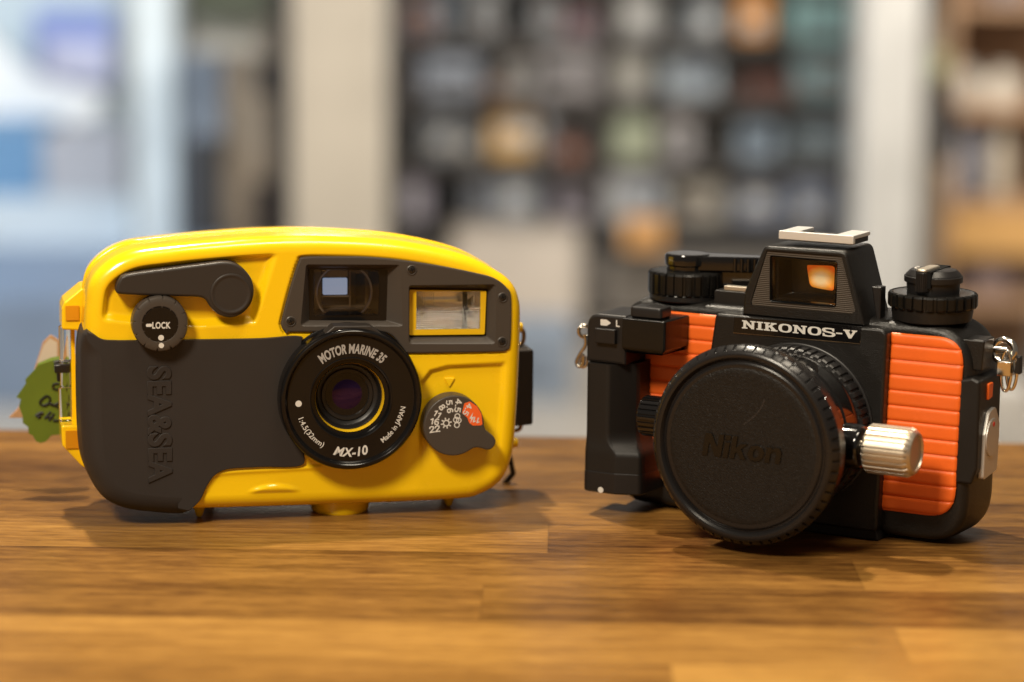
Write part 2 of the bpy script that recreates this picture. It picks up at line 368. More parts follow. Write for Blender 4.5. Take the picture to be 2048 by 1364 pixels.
# ------------------------------------------------------------------ setting: table top, floor, back wall
def wood():
    m = D.materials.new('oiled_stave_wood'); m.use_nodes = True; nt = m.node_tree; b = nt.nodes['Principled BSDF']; L = nt.links.new
    def nd(t, **k):
        n = nt.nodes.new(t)
        for a, v in k.items():
            if a in n.inputs: n.inputs[a].default_value = v
            else: setattr(n, a, v)
        return n
    def math_(op, a, bb=None):
        n = nd('ShaderNodeMath', operation=op)
        for i, x in enumerate((a, bb)):
            if x is None: continue
            if isinstance(x, (int, float)): n.inputs[i].default_value = x
            else: L(x, n.inputs[i])
        return n.outputs[0]
    tc = nd('ShaderNodeTexCoord'); mp = nd('ShaderNodeMapping'); mp.inputs['Rotation'].default_value = (0, 0, .018)
    L(tc.outputs['Object'], mp.inputs['Vector']); sp = nd('ShaderNodeSeparateXYZ'); L(mp.outputs['Vector'], sp.inputs[0])
    x, y = sp.outputs['X'], sp.outputs['Y']
    row = math_('FLOOR', math_('DIVIDE', math_('ADD', y, .0115), .040))              # staves 40 mm wide
    wr = nd('ShaderNodeTexWhiteNoise', noise_dimensions='1D'); L(row, wr.inputs['W'])
    xo = math_('ADD', x, math_('MULTIPLY', wr.outputs['Value'], .9))
    colm = math_('FLOOR', math_('DIVIDE', xo, .42))
    wi = nd('ShaderNodeTexWhiteNoise', noise_dimensions='2D'); cb = nd('ShaderNodeCombineXYZ'); L(row, cb.inputs[0]); L(colm, cb.inputs[1]); L(cb.outputs[0], wi.inputs['Vector'])
    idv = wi.outputs['Value']
    # grain coordinates: stretched along x, shifted per stave
    g = nd('ShaderNodeCombineXYZ'); L(math_('ADD', math_('MULTIPLY', x, 8.0), math_('MULTIPLY', idv, 37)), g.inputs[0]); L(math_('MULTIPLY', y, 240), g.inputs[1]); L(math_('MULTIPLY', idv, 13), g.inputs[2])
    n1 = nd('ShaderNodeTexNoise', Scale=1.0, Detail=6.0, Roughness=.62, Distortion=.6); L(g.outputs[0], n1.inputs['Vector'])
    g2 = nd('ShaderNodeCombineXYZ'); L(math_('MULTIPLY', x, 75), g2.inputs[0]); L(math_('MULTIPLY', y, 430), g2.inputs[1]); L(idv, g2.inputs[2])
    n2 = nd('ShaderNodeTexNoise', Scale=1.0, Detail=7.0, Roughness=.72); L(g2.outputs[0], n2.inputs['Vector'])
    g3 = nd('ShaderNodeCombineXYZ'); L(math_('MULTIPLY', x, 7), g3.inputs[0]); L(math_('MULTIPLY', y, 26), g3.inputs[1]); L(math_('MULTIPLY', idv, 7), g3.inputs[2])
    n3 = nd('ShaderNodeTexNoise', Scale=1.0, Detail=3.0); L(g3.outputs[0], n3.inputs['Vector'])
    f = math_('ADD', math_('ADD', math_('MULTIPLY', n1.outputs['Fac'], .44), .155), math_('MULTIPLY', n2.outputs['Fac'], .65))
    f = math_('ADD', f, math_('MULTIPLY', math_('SUBTRACT', n3.outputs['Fac'], .5), .45))
    f = math_('ADD', f, math_('MULTIPLY', math_('SUBTRACT', idv, .5), .22))
    f = math_('ADD', f, math_('MULTIPLY', math_('LESS_THAN', row, 17.5), .09)); f = math_('SUBTRACT', f, math_('MULTIPLY', math_('LESS_THAN', math_('ABSOLUTE', math_('SUBTRACT', row, 19.5)), 1.7), .06))
    cr = nd('ShaderNodeValToRGB'); L(f, cr.inputs[0]); e = cr.color_ramp.elements
    e[0].position = .42; e[0].color = (.040, .015, .004, 1); e[1].position = .98; e[1].color = (.37, .195, .046, 1)
    k = cr.color_ramp.elements.new(.58); k.color = (.110, .048, .011, 1); k = cr.color_ramp.elements.new(.74); k.color = (.215, .103, .023, 1)
    # joints between the staves
    fy = math_('ABSOLUTE', math_('SUBTRACT', math_('FRACT', math_('DIVIDE', math_('ADD', y, .0115), .040)), .5))
    fx = math_('ABSOLUTE', math_('SUBTRACT', math_('FRACT', math_('DIVIDE', xo, .42)), .5))
    j = math_('MAXIMUM', math_('GREATER_THAN', fy, .4935), math_('GREATER_THAN', fx, .4992))
    mx = nd('ShaderNodeMix', data_type='RGBA', blend_type='MULTIPLY'); L(math_('MULTIPLY', j, .2), mx.inputs['Factor']); L(cr.outputs[0], mx.inputs['A']); mx.inputs['B'].default_value = (.25, .2, .15, 1)
    L(mx.outputs['Result'], b.inputs['Base Color'])
    rr = nd('ShaderNodeMapRange'); rr.inputs['To Min'].default_value = .24; rr.inputs['To Max'].default_value = .42; L(n1.outputs['Fac'], rr.inputs['Value']); L(rr.outputs[0], b.inputs['Roughness'])
    bp = nd('ShaderNodeBump', Strength=.35, Distance=.0002); L(math_('ADD', n2.outputs['Fac'], math_('MULTIPLY', j, -1.0)), bp.inputs['Height']); L(bp.outputs[0], b.inputs['Normal'])
    b.inputs['Specular IOR Level'].default_value = .16
    return m
tb = MB(); e0, e1 = 983, 962
tb.zslab([(-900, -350), (900, -350), (900, e1 - 5), (-900, e0 + 6)], -38, 0, 2.0)
table = tb.build('table', wood()); tag(table, 'oiled wooden stave table top under the two waterproof cameras', 'table')
fl = MB(); fl.add([(-6000, -1500, -760), (6000, -1500, -760), (6000, 9000, -760), (-6000, 9000, -760)], [(0, 1, 2, 3)])
floor = fl.build('floor', mat('shop_floor', (.42, .38, .33), .35, noise=.12, nscale=3), fix=False); tag(floor, kind='structure')
# ================================================================== YELLOW CAMERA (all measures in mm, front face plane y = 0)
q1 = Q(100, 430, 3.898); q2 = Q(540, 430, 3.793); q3 = Q(20, 700, 3.589); q4 = Q(540, 640, 3.248)
yc = thing('waterproof_camera', 'yellow waterproof compact camera with dark grey rubber grip, standing upright on the wooden table', 'camera',
           (FY.O.x / 1000, FY.O.y / 1000, 0), FY.a)
U = FY.un
# --- body shell
out_px = [(300, 1018), (400, 1015), (640, 1008), (900, 997), (962, 985), (1003, 955), (1023, 905), (1031, 830), (1036, 740), (1039, 650), (1037, 600), (1021, 563),
          (985, 536), (920, 506), (800, 481), (650, 471), (530, 472), (418, 480), (330, 489), (262, 499), (214, 522), (181, 558), (170, 610), (166, 700), (166, 800), (168, 900), (180, 950), (205, 988), (245, 1010)]
O0 = ccw(resample(crom([U(x, y, 5) for x, y in out_px]), 640))
sh = MB(); Rm = 5.0
def ring(o, d, i=0): return [(x, d, z) for x, z in inset(o, i)]
rs = [ring(O0, 50, 9), ring(O0, 49, 6), ring(O0, 46.5, 3.6), ring(O0, 42, 1.9), ring(O0, 36, .8), ring(O0, 28, .1), ring(O0, 24.6, -.1), ring(O0, 24.2, .1), ring(O0, 24, .7), ring(O0, 22.8, .8), ring(O0, 22.5, .35), ring(O0, 22.2, .2), ring(O0, 12, 0)]
for k in range(0, 8):
    t = PI / 2 * k / 7; rs.append(ring(O0, Rm - Rm * math.sin(t), Rm * (1 - math.cos(t))))
sh.rings(rs, True, False)
base = len(sh.v) - len(O0)
Oi = inset(O0, Rm); cx, cz = U(620, 745, 0)
M_ = 150; A = np.array(Oi); S = np.linspace(1, 0, M_ + 1)[1:-1]
X = cx + (A[None, :, 0] - cx) * S[:, None]; Z = cz + (A[None, :, 1] - cz) * S[:, None]
def P(pts, q=None, d=0): return FY.uns(pts, d, q)
rec = P([(196, 633), (201, 575), (222, 546), (266, 528), (418, 508), (548, 502), (506, 640), (400, 648), (262, 640)])
dial_rec = P([(842, 800), (844, 766), (862, 743), (896, 734), (1004, 729), (1036, 712), (1060, 712), (1060, 980), (842, 980)])
panel_px = [(218, 352), (262, 318), (500, 314), (740, 316), (1000, 340), (1300, 385), (1560, 438), (1700, 478), (1790, 545), (1828, 630), (1822, 980), (1788, 1022), (1722, 1036), (1060, 1046), (1020, 1030), (900, 900), (700, 886), (160, 886), (124, 884), (98, 870), (86, 838), (88, 800), (150, 560)]
Opan = ccw(resample(crom(P(panel_px, q2)), 300))
win = sstep(0, 2.0, -sd_poly(X, Z, Oi))
h = -2.6 * sstep(1.6, -1.6, sd_poly(X, Z, rec))
h += -1.3 * sstep(.8, -.8, sd_poly(X, Z, dial_rec)) * sstep(14, 34, Z)
bx, bz = U(548, 990, 0); h += .9 * sstep(1.15, .75, np.hypot((X - bx) / 8.5, (Z - bz) / 3.6))
h += -.9 * sstep(.5, -.1, sd_poly(X, Z, Opan) - .35)
h *= win
lip = P([(398, 1004), (412, 978), (425, 958), (445, 946), (575, 938), (640, 934)])
h += .45 * np.exp(-(sd_line(X, Z, crom(lip, 8, False)) / .8) ** 2) * win
n = len(O0); vs = [(X[j, i], -h[j, i], Z[j, i]) for j in range(X.shape[0]) for i in range(n)] + [(cx, 0, cz)]
vb = len(sh.v); sh.v += vs
for j in range(-1, X.shape[0] - 1):
    for i in range(n):
        k = (i + 1) % n; a0 = base if j < 0 else vb + j * n; a1 = vb + (j + 1) * n
        sh.f.append((a0 + i, a0 + k, a1 + k, a1 + i))
for i in range(n): sh.f.append((vb + (X.shape[0] - 1) * n + i, vb + (X.shape[0] - 1) * n + (i + 1) % n, len(sh.v) - 1))
vf_cut = P([(262, 366), (990, 368), (1012, 848), (220, 848)], q2); fl_cut = P([(1042, 524), (1718, 516), (1712, 982), (1042, 982)], q2)
fc = np.array([np.mean([sh.v[i] for i in f], axis=0)[[0, 2]] if f[0] >= base and len(f) < 5 else (999, 999) for f in sh.f])
lcx, lcz = U(*q4(505, 488), 0)
keep = (np.hypot(fc[:, 0] - lcx, fc[:, 1] - lcz) > 12.6) & (sd_poly(fc[:, 0], fc[:, 1], vf_cut) > 0) & (sd_poly(fc[:, 0], fc[:, 1], fl_cut) > 0)
sh.f = [f for f, k_ in zip(sh.f, keep) if k_]
body = sh.build('body', M_yel, yc, angle=50, wn=False)
# triangle mark above the dial
mb = MB(); mb.slab(rpoly(P([(1328, 1243), (1415, 1243), (1370, 1318)], q2, -1), .4, 4), .75, 1.6, .25)
mb.build('triangle_mark', M_yel, yc)
# tripod boss and feet
bx, bz = U(675, 1020, 20)
mb = MB(); mb.lathe([(9.3, 0), (9.6, .5), (9.8, 1.3), (10.6, 7)], (bx, 15, 0), 'z', 56); mb.build('tripod_boss', M_yel, yc)
for px in (401, 902):
    fx, _ = U(px, 1020, 9)
    mb = MB(); mb.lathe([(.5, 0), (1.1, .5), (3.2, 7)], (fx, 13, 0), 'z', 20); mb.build('foot', M_yel, yc)
for px in (420, 890):
    fx, _ = U(px, 1000, 40)
    mb = MB(); mb.lathe([(.5, 0), (1.1, .5), (3.2, 8)], (fx, 40, 0), 'z', 20); mb.build('foot', M_yel, yc)
# --- rubber grip wrapping the left end
gp = [(174, 659), (186, 666), (204, 677), (230, 679), (262, 679), (420, 677), (520, 675), (598, 671), (604, 690), (596, 790), (604, 880), (606, 931), (520, 936), (458, 940), (432, 951), (416, 972), (404, 998), (390, 1014), (376, 1026)]
gp_l = P(gp)
left = [U(366, 1026, 5), U(330, 1025, 5), U(270, 1019, 5), U(235, 1010, 5), U(205, 992, 5), U(184, 962, 5), U(168, 920, 5), U(162, 860, 5), U(160, 780, 5), U(160, 710, 5), U(161, 680, 5), U(165, 662, 5)]
raw = crom(list(reversed(gp_l)), 6, False) + []                 # from bottom right up to top left
o_in = crom(gp_l, 8, False); o_out = crom(left, 10, False)
Og = ccw(resample(o_in + o_out, 420))
L0 = np.array(o_out)
mult = []
for (x, z) in Og:
    dl = min(np.hypot(L0[:, 0] - x, L0[:, 1] - z)); lim = 4.0 if z > 30 else 1.3; mult.append(1.0 if dl < .5 else (0.12 if dl > lim else 0.12 + .88 * (1 - (dl - .5) / (lim - .5))))
mm_z = np.array([z for x, z in Og]); zt = mm_z.max(); mm = np.array(mult) * (0.15 + .85 * sstep(zt - 1, zt - 9, mm_z)); k = np.ones(5) / 5; mm = np.convolve(np.r_[mm[-2:], mm, mm[:2]], k, 'valid'); mult = list(mm)
gr = MB(); prof = [(-1.3, 6.62)]
for j in range(9):
    t = PI / 2 * (1 - j / 8); prof.append((-1.3 + 6.6 * (1 - math.sin(t)), 6.6 * (1 - math.cos(t))))
prof += [(9, -.3), (14, -.5), (14.5, .6), (15.2, .6), (15.6, -.5), (19, -.6), (19.6, 0), (19.7, 2)]
# near the inner edge only the front bevel may sit above the shell, so sink the rest inside it
gr.prism(Og, prof, mult, cap0=False); gr.flatcap(inset(Og, [prof[0][1] * m_ for m_ in mult]), prof[0][0])
grip = gr.build('grip', M_rub, yc, angle=60)
# raised name on the grip
gx, gz = U(*q3(1075, 535), -1.4)
mb = MB(); lettering(mb, 'SEA&SEA', gx, gz, -1.3, 8.0, 90, offset=.028, extrude=.025, bevel=.02, xs=.93, space=1.06)
mb.build('raised_name', M_rub, grip, angle=40)
# --- front panel with viewfinder and flash
pl = MB()
vf_o = rpoly(P([(270, 372), (982, 374), (1006, 842), (228, 842)], q2), [1.0] * 4, 5); vf_o = ccw(vf_o)
vf_i = ccw(rpoly(P([(300, 408), (888, 410), (876, 800), (300, 796)], q2, 3.2), [.4] * 4, 5))
fl_o = ccw(rpoly(P([(1048, 530), (1712, 522), (1706, 976), (1048, 976)], q2), [1.2] * 4, 5))
fl_i = ccw(rpoly(P([(1052, 556), (1650, 566), (1640, 920), (1050, 924)], q2, 2.4), [.4] * 4, 5))
def tune(ref, o):                                    # start both rings at the same corner
    a = ref[0]; i = min(range(len(o)), key=lambda k: math.hypot(o[k][0] - a[0], o[k][1] - a[1])); return o
Op = inset(Opan, .5)
pl.poly([Op, vf_o, fl_o], -.75)
pl.rings([[(x, -.75, z) for x, z in Op], [(x, -.6, z) for x, z in inset(Opan, .15)], [(x, -.3, z) for x, z in Opan], [(x, 2.5, z) for x, z in Opan]], False, False)
for o, i_, dd in ((vf_o, vf_i, 3.2), (fl_o, fl_i, 2.4)):
    pl.rings([[(x, -.75, z) for x, z in o], [(x, -.5, z) for x, z in inset(o, .3)], [(x, dd, z) for x, z in i_], [(x, dd + 8, z) for x, z in i_]], False, False)
panel = pl.build('front_panel', M_pan, yc, angle=30, fix=False, wn=False)
for me in (panel.data,):
    pass
for (sx, sz) in [(158, 808), (1076, 418), (1766, 626), (1762, 962)]:
    x, z = U(*q2(sx, sz), -.75)
    mb = MB(); mb.lathe([(1.75, 0), (1.75, .12), (1.45, .3), (1.3, .12), (1.3, .02)], (x, -.74, z), n=28); scr = mb.build('screw', M_pan, panel)
    mb = MB(); mb.lathe([(1.15, 0), (1.15, .18), (.9, .3), (.2, .3)], (x, -.76, z), n=24); mb.build('screw_head', M_screw, scr)
    mb = MB()
    for a in (.35, .35 + PI / 2):
        c, s = math.cos(a), math.sin(a)
        mb.add([(x + u * c - w * s, -1.075 - (.004 if a > 1 else 0), z + u * s + w * c) for u, w in ((-.75, -.14), (.75, -.14), (.75, .14), (-.75, .14))], [(0, 1, 2, 3)])
    mb.build('cross_slot', M_hole, scr, fix=False, flat=True)
# viewfinder: black mask, glass, cavity, rear eyepiece
g_o = ccw(rpoly(P([(333, 411), (825, 415), (820, 757), (330, 762)], q2, 3.4), [.5] * 4, 4))
m_o = ccw(rpoly(P([(290, 380), (900, 380), (900, 830), (290, 830)], q2, 3.3), [.3] * 4, 4))
mb = MB(); mb.poly([m_o, g_o], 3.0); vfm = mb.build('viewfinder_window', M_blk, yc, fix=False, flat=True)
M_cav = mat('viewfinder_cavity', (.11, .085, .065), .22)
mb = MB(); gb = [(x * .82 + U(680, 585, 20)[0] * .18, z * .82 + U(680, 585, 20)[1] * .18) for x, z in g_o]
mb.rings([[(x, 3.0, z) for x, z in g_o], [(x, 14, z) for x, z in gb], [(x, 14, z) for x, z in inset(gb, .8)], [(x, 30, z) for x, z in inset(gb, 1.2)]], False, True); mb.build('finder_tunnel', M_cav, vfm, fix=False, wn=False)
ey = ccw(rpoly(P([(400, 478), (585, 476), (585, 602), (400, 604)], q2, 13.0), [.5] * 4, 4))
mb = MB(); mb.slab(ey, 12.4, 13.6, .2); mb.build('rear_eyepiece', mat('eyepiece_daylight_glow', (.30, .40, .60), .3, emit=(.40, .50, .72), es=.42), vfm)  # pane emits a little, standing in for daylight seen through the finder
for (pp, dp_, cc) in ((((398, 418), (590, 418), (590, 470), (398, 470)), 12.2, (.20, .175, .15)), (((338, 420), (390, 420), (390, 740), (338, 740)), 12.4, (.13, .115, .10)), (((395, 612), (600, 610), (600, 622), (395, 624)), 12.0, (.30, .26, .22)), (((602, 420), (612, 420), (612, 700), (602, 700)), 11.8, (.16, .11, .07))):
    mb = MB(); mb.slab(rpoly(P(pp, q2, dp_), .15, 3), dp_, dp_ + .5, .1); mb.build('finder_frame', mat('finder_frame_plastic', cc, .3), vfm)
ccx, ccz = U(*q2(560, 585), 7); mb = MB(); mb.lathe([(9.6, 0), (9.6, .4), (9.1, .5), (8.9, .1)], (ccx, 7, ccz), n=96, cap0=False, cap1=False)
mb.build('finder_lens_edge', mat('lens_edge', (.30, .27, .24), .12), vfm, wn=False)
gcx = sum(p[0] for p in g_o) / len(g_o); gcz = sum(p[1] for p in g_o) / len(g_o)
mb = MB(); mb.scan(g_o, lambda X, Z, d: 2.9 - .9 * np.clip(1 - ((X - gcx) / 13) ** 2 - ((Z - gcz) / 10) ** 2, 0, 1), .5, 30)
M_front_glass = thin_glass('front_glass', .02)
mb.build('finder_glass', M_front_glass, vfm, fix=False, wn=False)
# flash
f_o = ccw(rpoly(P([(1056, 566), (1640, 576), (1626, 904), (1056, 910)], q2, 2.2), [.5] * 4, 4))
f_i = ccw(rpoly(P([(1110, 580), (1597, 577), (1593, 864), (1108, 868)], q2, 1.9), [.2] * 4, 4))
mb = MB(); mb.poly([f_o, f_i], 1.8); mb.rings([[(x, 1.8, z) for x, z in f_o], [(x, 5, z) for x, z in f_o]], False, False); mb.rings([[(x, 1.8, z) for x, z in f_i], [(x, 5, z) for x, z in f_i]], False, False)
flash = mb.build('flash', M_yel2, yc, fix=False, wn=False)
mb = MB(); o2 = inset(f_i, .01); oc = (sum(p[0] for p in f_i) / len(f_i), sum(p[1] for p in f_i) / len(f_i))
sm = [(oc[0] + (x - oc[0]) * .62, oc[1] + (z - oc[1]) * .3) for x, z in f_i]
mb.rings([[(x, 2.4, z) for x, z in o2], [(x, 6, z) for x, z in [(oc[0] + (x - oc[0]) * .9, oc[1] + (z - oc[1]) * .75) for x, z in f_i]], [(x, 8, z) for x, z in sm]], False, True)
mb.build('reflector', mat('flash_reflector', (.92, .86, .78), .22, metal=.9), flash, fix=False, wn=False)
mb = MB(); fx, fz = U(*q2(1478, 720), 4); mb.box(fx - .75, fx + .75, 3.4, 4.6, fz - 5.6, fz + 5.6); mb.box(fx - .2, fx + 1.3, 3.5, 4.5, fz - 1.2, fz + .8); mb.build('tube_clip', M_hole, flash)
mb = MB(); x0, z0 = U(*q2(1115, 722), 5); x1, _ = U(*q2(1590, 722), 5); mb.tube([(x0, 4.8, z0), (x1, 4.8, z0)], .55); mb.build('flash_tube', M_slv, flash)
M_fg = thin_glass('fresnel_glass', .06, .7)
mb = MB(); mb.poly([f_i], 2.05); mb.build('flash_window', M_fg, flash, fix=False, flat=True)
mb = MB()
for k in range(8):
    xx = U(*q2(1125 + 17 * k, 0), 1.9)[0]; za = min(p[1] for p in f_i) + .3; zb = max(p[1] for p in f_i) - .3
    mb.box(xx - .05, xx + .05, 1.98, 2.02, zb - (zb - za) * (.75 if k < 5 else .4), zb)
mb.build('window_lines', M_screw, flash)
# --- lens
lx, lz = U(*q4(505, 488), 0)
def circle_z(p, r): return p
ln = MB(); ln.lathe([(24.2, -1.5), (24.2, 0.5), (23.6, 1.2), (23.6, 6.9), (23.3, 7.8), (22.7, 8.3), (22.0, 8.3), (21.5, 7.9), (21.0, 7.0), (20.7, 6.9), (14.0, 6.9), (13.6, 7.1), (13.2, 6.9), (12.9, 4.5), (12.5, 4.4), (11.7, 4.35), (11.6, 4.1), (11.6, 3.8)], (lx, 0, lz), n=160, cap1=False)
lens = ln.build('lens', M_blk, yc, angle=32)
mb = MB(); tp = [U(*q4(x, y), -6) for x, y in ((330, 105), (415, 36), (650, 34), (745, 98))]; tz_ = lz
tp = tp + [(lx + 22.6 * math.sin(a), lz + 22.6 * math.cos(a)) for a in np.linspace(.62, -.50, 12)]
mb.slab(rpoly(tp[:4], .8, 3) + tp[4:], -7.0, 0, .5); mb.build('lens_tab', M_lev, lens)
mb = MB(); mb.lathe([(11.5, 4.3), (11.4, 4.1), (11.2, 1.7)], (lx, 0, lz), n=96, cap0=False, cap1=False); mb.build('yellow_ring', M_yel2, lens)
mb = MB(); mb.lathe([(11.2, -1.6), (11.25, 1.6), (10.9, 1.6), (10.6, .8), (10.3, -.4), (9.9, -.9), (8.8, -1.3), (8.5, -.8), (7.4, -.9), (7.1, -1.8), (6.2, -2.3), (2, -2.4)], (lx, 0, lz), n=96); mb.build('lens_barrel_steps', M_blkm, lens)
mb = MB(); mb.lathe([(6.3, -3)] + [(6.2 * math.cos(t), -2.2 + 1.2 * math.sin(t)) for t in np.linspace(0, 1.5, 12)], (lx, 0, lz), n=72); mb.build('lens_glass', M_lens, lens, angle=70)
lt = MB(); ty = -6.93
tlx, tlz = lx, lz
arc_lettering(lt, 'MOTOR MARINE 35', tlx, tlz, ty, 3.3, 15.1, 1.5, True, offset=.035, xs=.60, shear=.12, space=1.04)
lt.build('ring_title', M_gry, lens, fix=False, flat=True)
lt = MB(); arc_lettering(lt, 'MX-10', tlx, tlz, ty, 3.1, 19.4, 180, False, offset=.028, xs=.95, shear=.25, space=1.02)
arc_lettering(lt, '1:4.5(32mm)', tlx, tlz, ty, 2.4, 19.1, 231, False, offset=.008, xs=1.0)
arc_lettering(lt, 'Made in JAPAN', tlx, tlz, ty, 2.2, 19.0, 122.5, False, offset=.01, xs=.95)
lt.poly([circ(tlx - 17.4 * math.cos(.06), tlz - 1.0, 1.05, 28)], ty)
lt.build('ring_lettering', M_wht, lens, fix=False, flat=True)
# --- aperture dial
dcx, dcz = U(*q4(1197, 686), -7.0); dcx -= .1
def dial_outline(r, grow=0):
    arc = arc_pts(dcx, dcz, r, math.radians(-2), math.radians(298), 80)
    tab = [U(*q4(x, y), -7.0) for x, y in ((1318, 834), (1345, 829), (1375, 834), (1405, 843), (1437, 838), (1459, 815), (1466, 785), (1452, 756), (1426, 736), (1402, 716))]
    return ccw(resample(arc[:-1] + crom(tab, 6, False), 220))
Od = dial_outline(10.2)
mb = MB(); mb.slab(Od, -7.2, -.2, .5, 0); dial = mb.build('aperture_dial', M_pan, yc)
dy = -7.24; dt = MB()
def dpt(x, y): return U(*q4(x, y), -7.2)
for s, x, y, hgt, rot in (('22', 1070, 708, 2.15, -6), ('16', 1069, 659, 2.15, 10), ('11', 1086, 610, 2.1, 32), ('8', 1118, 567, 2.1, 55), ('5.6', 1167, 562, 2.1, 83), ('4.5', 1222, 556, 2.1, 98)):
    X_, Z_ = dpt(x, y); digits(dt, s, X_, Z_, dy, hgt, rot)
sx, sz = dpt(1145, 670)                                    # sun
dt.poly([circ(sx, sz, 1.15, 24), circ(sx, sz, .75, 24)], dy)
for k in range(8):
    a = k * PI / 4 + .2; c, s_ = math.cos(a), math.sin(a)
    dt.add([(sx + u * c - w * s_, dy, sz + u * s_ + w * c) for u, w in ((1.2, -.22), (1.85, -.2), (1.85, .2), (1.2, .22))], [(0, 1, 2, 3)])
for k, (x, y, r) in enumerate(((1217, 625, 1.0), (1209, 648, 1.05), (1226, 652, .95), (1214, 682, 1.0))):    # cloud
    X_, Z_ = dpt(x, y); dt.poly([circ(X_, Z_, r, 20), circ(X_, Z_, r - .33, 20)], dy - .012 * (k + 1))
dt.build('dial_figures', M_wht, dial, fix=False, flat=True)
mb = MB(); mb.poly([rpoly([dpt(*p) for p in ((1262, 541), (1298, 529), (1345, 560), (1374, 610), (1380, 678), (1368, 684), (1318, 686), (1294, 668), (1282, 635), (1248, 604))], .4, 3)], dy); seg = mb.build('orange_segment', M_org, dial, fix=False, flat=True)
mb = MB(); mb2 = dy - .03
X_, Z_ = dpt(1283, 581); digits(mb, '4.5', X_, Z_, mb2, 1.9, 118)
X_, Z_ = dpt(1341, 651); digits(mb, '11', X_, Z_, mb2 - .03, 1.9, 195)
a, b, c, d_, e_, f_ = [dpt(*p) for p in ((1318, 600), (1296, 640), (1308, 640), (1300, 672), (1326, 628), (1312, 630))]
mb.poly([[a, f_, e_, d_, c, b]], mb2); mb.build('segment_figures', M_wht, seg, fix=False, flat=True)
# --- winding lever
lv = [(513, 590), (520, 545), (540, 500), (575, 468), (700, 444), (900, 418), (1100, 392), (1240, 374), (1350, 362), (1440, 376), (1520, 430), (1572, 505), (1588, 600), (1562, 695), (1495, 768), (1410, 798), (1325, 780), (1258, 728), (1215, 665), (1165, 640), (1050, 634), (800, 626), (620, 620), (530, 612)]
Ol = ccw(resample(crom(FY.uns(lv, -2.6, q1)), 260))
mb = MB(); mb.slab(Ol, -3.6, 3.2, .9, 0); lever = mb.build('winding_lever', M_lev, yc)
cx1, cz1 = U(*q1(1410, 615), -3.6); mb = MB(); mb.lathe([(6.7, 0), (6.6, .25), (6.3, .42), (5.9, .42), (5.6, .22), (5.0, .2)], (cx1, -3.62, cz1), n=72); mb.build('pivot_cap', M_lev, lever)
for (x, y) in ((592, 466), (664, 452), (737, 441), (808, 431), (880, 422)):
    X_, Z_ = U(*q1(x, y + 8), -2.6); mb = MB(); mb.tube([(X_ - .45, -3.4, Z_ - .7), (X_ - .1, -2.6, Z_ + .15), (X_ + .1, -.6, Z_ + .2), (X_ + .1, .8, Z_)], .42, 10); mb.build('grip_rib', M_lev, lever)
# --- lock knob
kx, kz = U(*q1(859, 851), -5.8)
def krib(a, j):
    p = (a / (2 * PI) * 12 + .25) % 1
    return -.55 if (p < .07 and 1 <= j <= 5) else 0
mb = MB(); mb.lathe([(9.0, 0), (9.0, 5.3), (8.7, 5.9), (8.1, 6.15), (6.9, 6.2), (5.95, 6.2), (5.7, 5.95)], (kx, .2, kz), n=240, rib=krib)
knob = mb.build('lock_knob', M_pan, yc)
mb = MB(); mb.lathe([(5.75, 0), (5.75, .12), (5.5, .18)], (kx, -5.8, kz), n=56); mb.build('knob_disc', M_blk, knob)
mb = MB(); X_, Z_ = U(*q1(869, 860), -6.0); lettering(mb, 'LOCK', X_, Z_, -6.02, 2.2, 1, offset=.03, xs=.72, space=1.08)
X_, Z_ = U(*q1(772, 860), -6.0); mb.poly([rpoly([(X_ - 1.0, Z_ - .5), (X_ + .95, Z_ - .5), (X_ + .95, Z_ + .5), (X_ - 1.0, Z_ + .5)], .48, 6)], -6.02)
X_, Z_ = U(*q1(866, 957), -6.0); mb.poly([circ(X_, Z_, .92, 24)], -6.03); X_, Z_ = U(*q1(868, 1017), -6.0); mb.poly([circ(X_, Z_, .85, 24)], -6.06)
mb.build('knob_marks', M_wht, knob, fix=False, flat=True)
# --- hinge with clear pins on the left side
hd = 30
def hbox(px, d0, d1, b, name, m, par):
    mb = MB(); mb.slab(rpoly(FY.uns(px, (d0 + d1) / 2), b, 4), d0, d1, .6); return mb.build(name, m, par)
M_hp = M_yel
hinge = hbox([(121, 610), (126, 598), (160, 570), (200, 560), (200, 656), (121, 652)], 24, 40, 1.0, 'hinge', M_hp, yc)
hbox([(120, 842), (200, 842), (200, 945), (160, 922), (122, 882)], 24, 40, 1.0, 'hinge_bracket', M_hp, hinge)
for py0, py1 in ((612, 640), (862, 896)):
    x0, z0 = U(131, py0, 23.6); x1, z1 = U(158, py1, 23.6); mb = MB(); mb.box(x0, x1, 23.4, 23.9, z1, z0); mb.build('hinge_pocket_shade', mat('shaded_yellow_plastic', (.62, .25, .003), .4), hinge)  # proud darker block; the recess shade of the pocket is in its colour
for k, (pa, pb) in enumerate(((651, 722), (722, 774), (774, 842))):
    x, z0 = U(131, pb, 32); _, z1 = U(131, pa, 32); mb = MB(); r = (2.1, 1.7, 2.1)[k]
    mb.lathe([(r - .3, 0), (r, .3), (r, z1 - z0 - .3), (r - .3, z1 - z0)], (x, 32, z0), 'z', 28); mb.build('clear_pin', M_acr, hinge)
x, z0 = U(148, 842, 33); _, z1 = U(148, 650, 33); mb = MB(); mb.box(x - .7, x + .7, 31, 36, z0, z1); mb.box(x + 1.6, x + 5, 33, 37, z0, z1); mb.build('hinge_rod', M_yel, hinge)
mb = MB(); x, z = U(122, 738, 34); mb.box(x - 2.2, x + 2.5, 32, 36, z - 1.0, z + 1.6); mb.box(x - 1.4, x - .4, 32.4, 35.6, z - 4, z + 1.4); mb.build('cord_clip', M_blkm, hinge, bevel=.3)
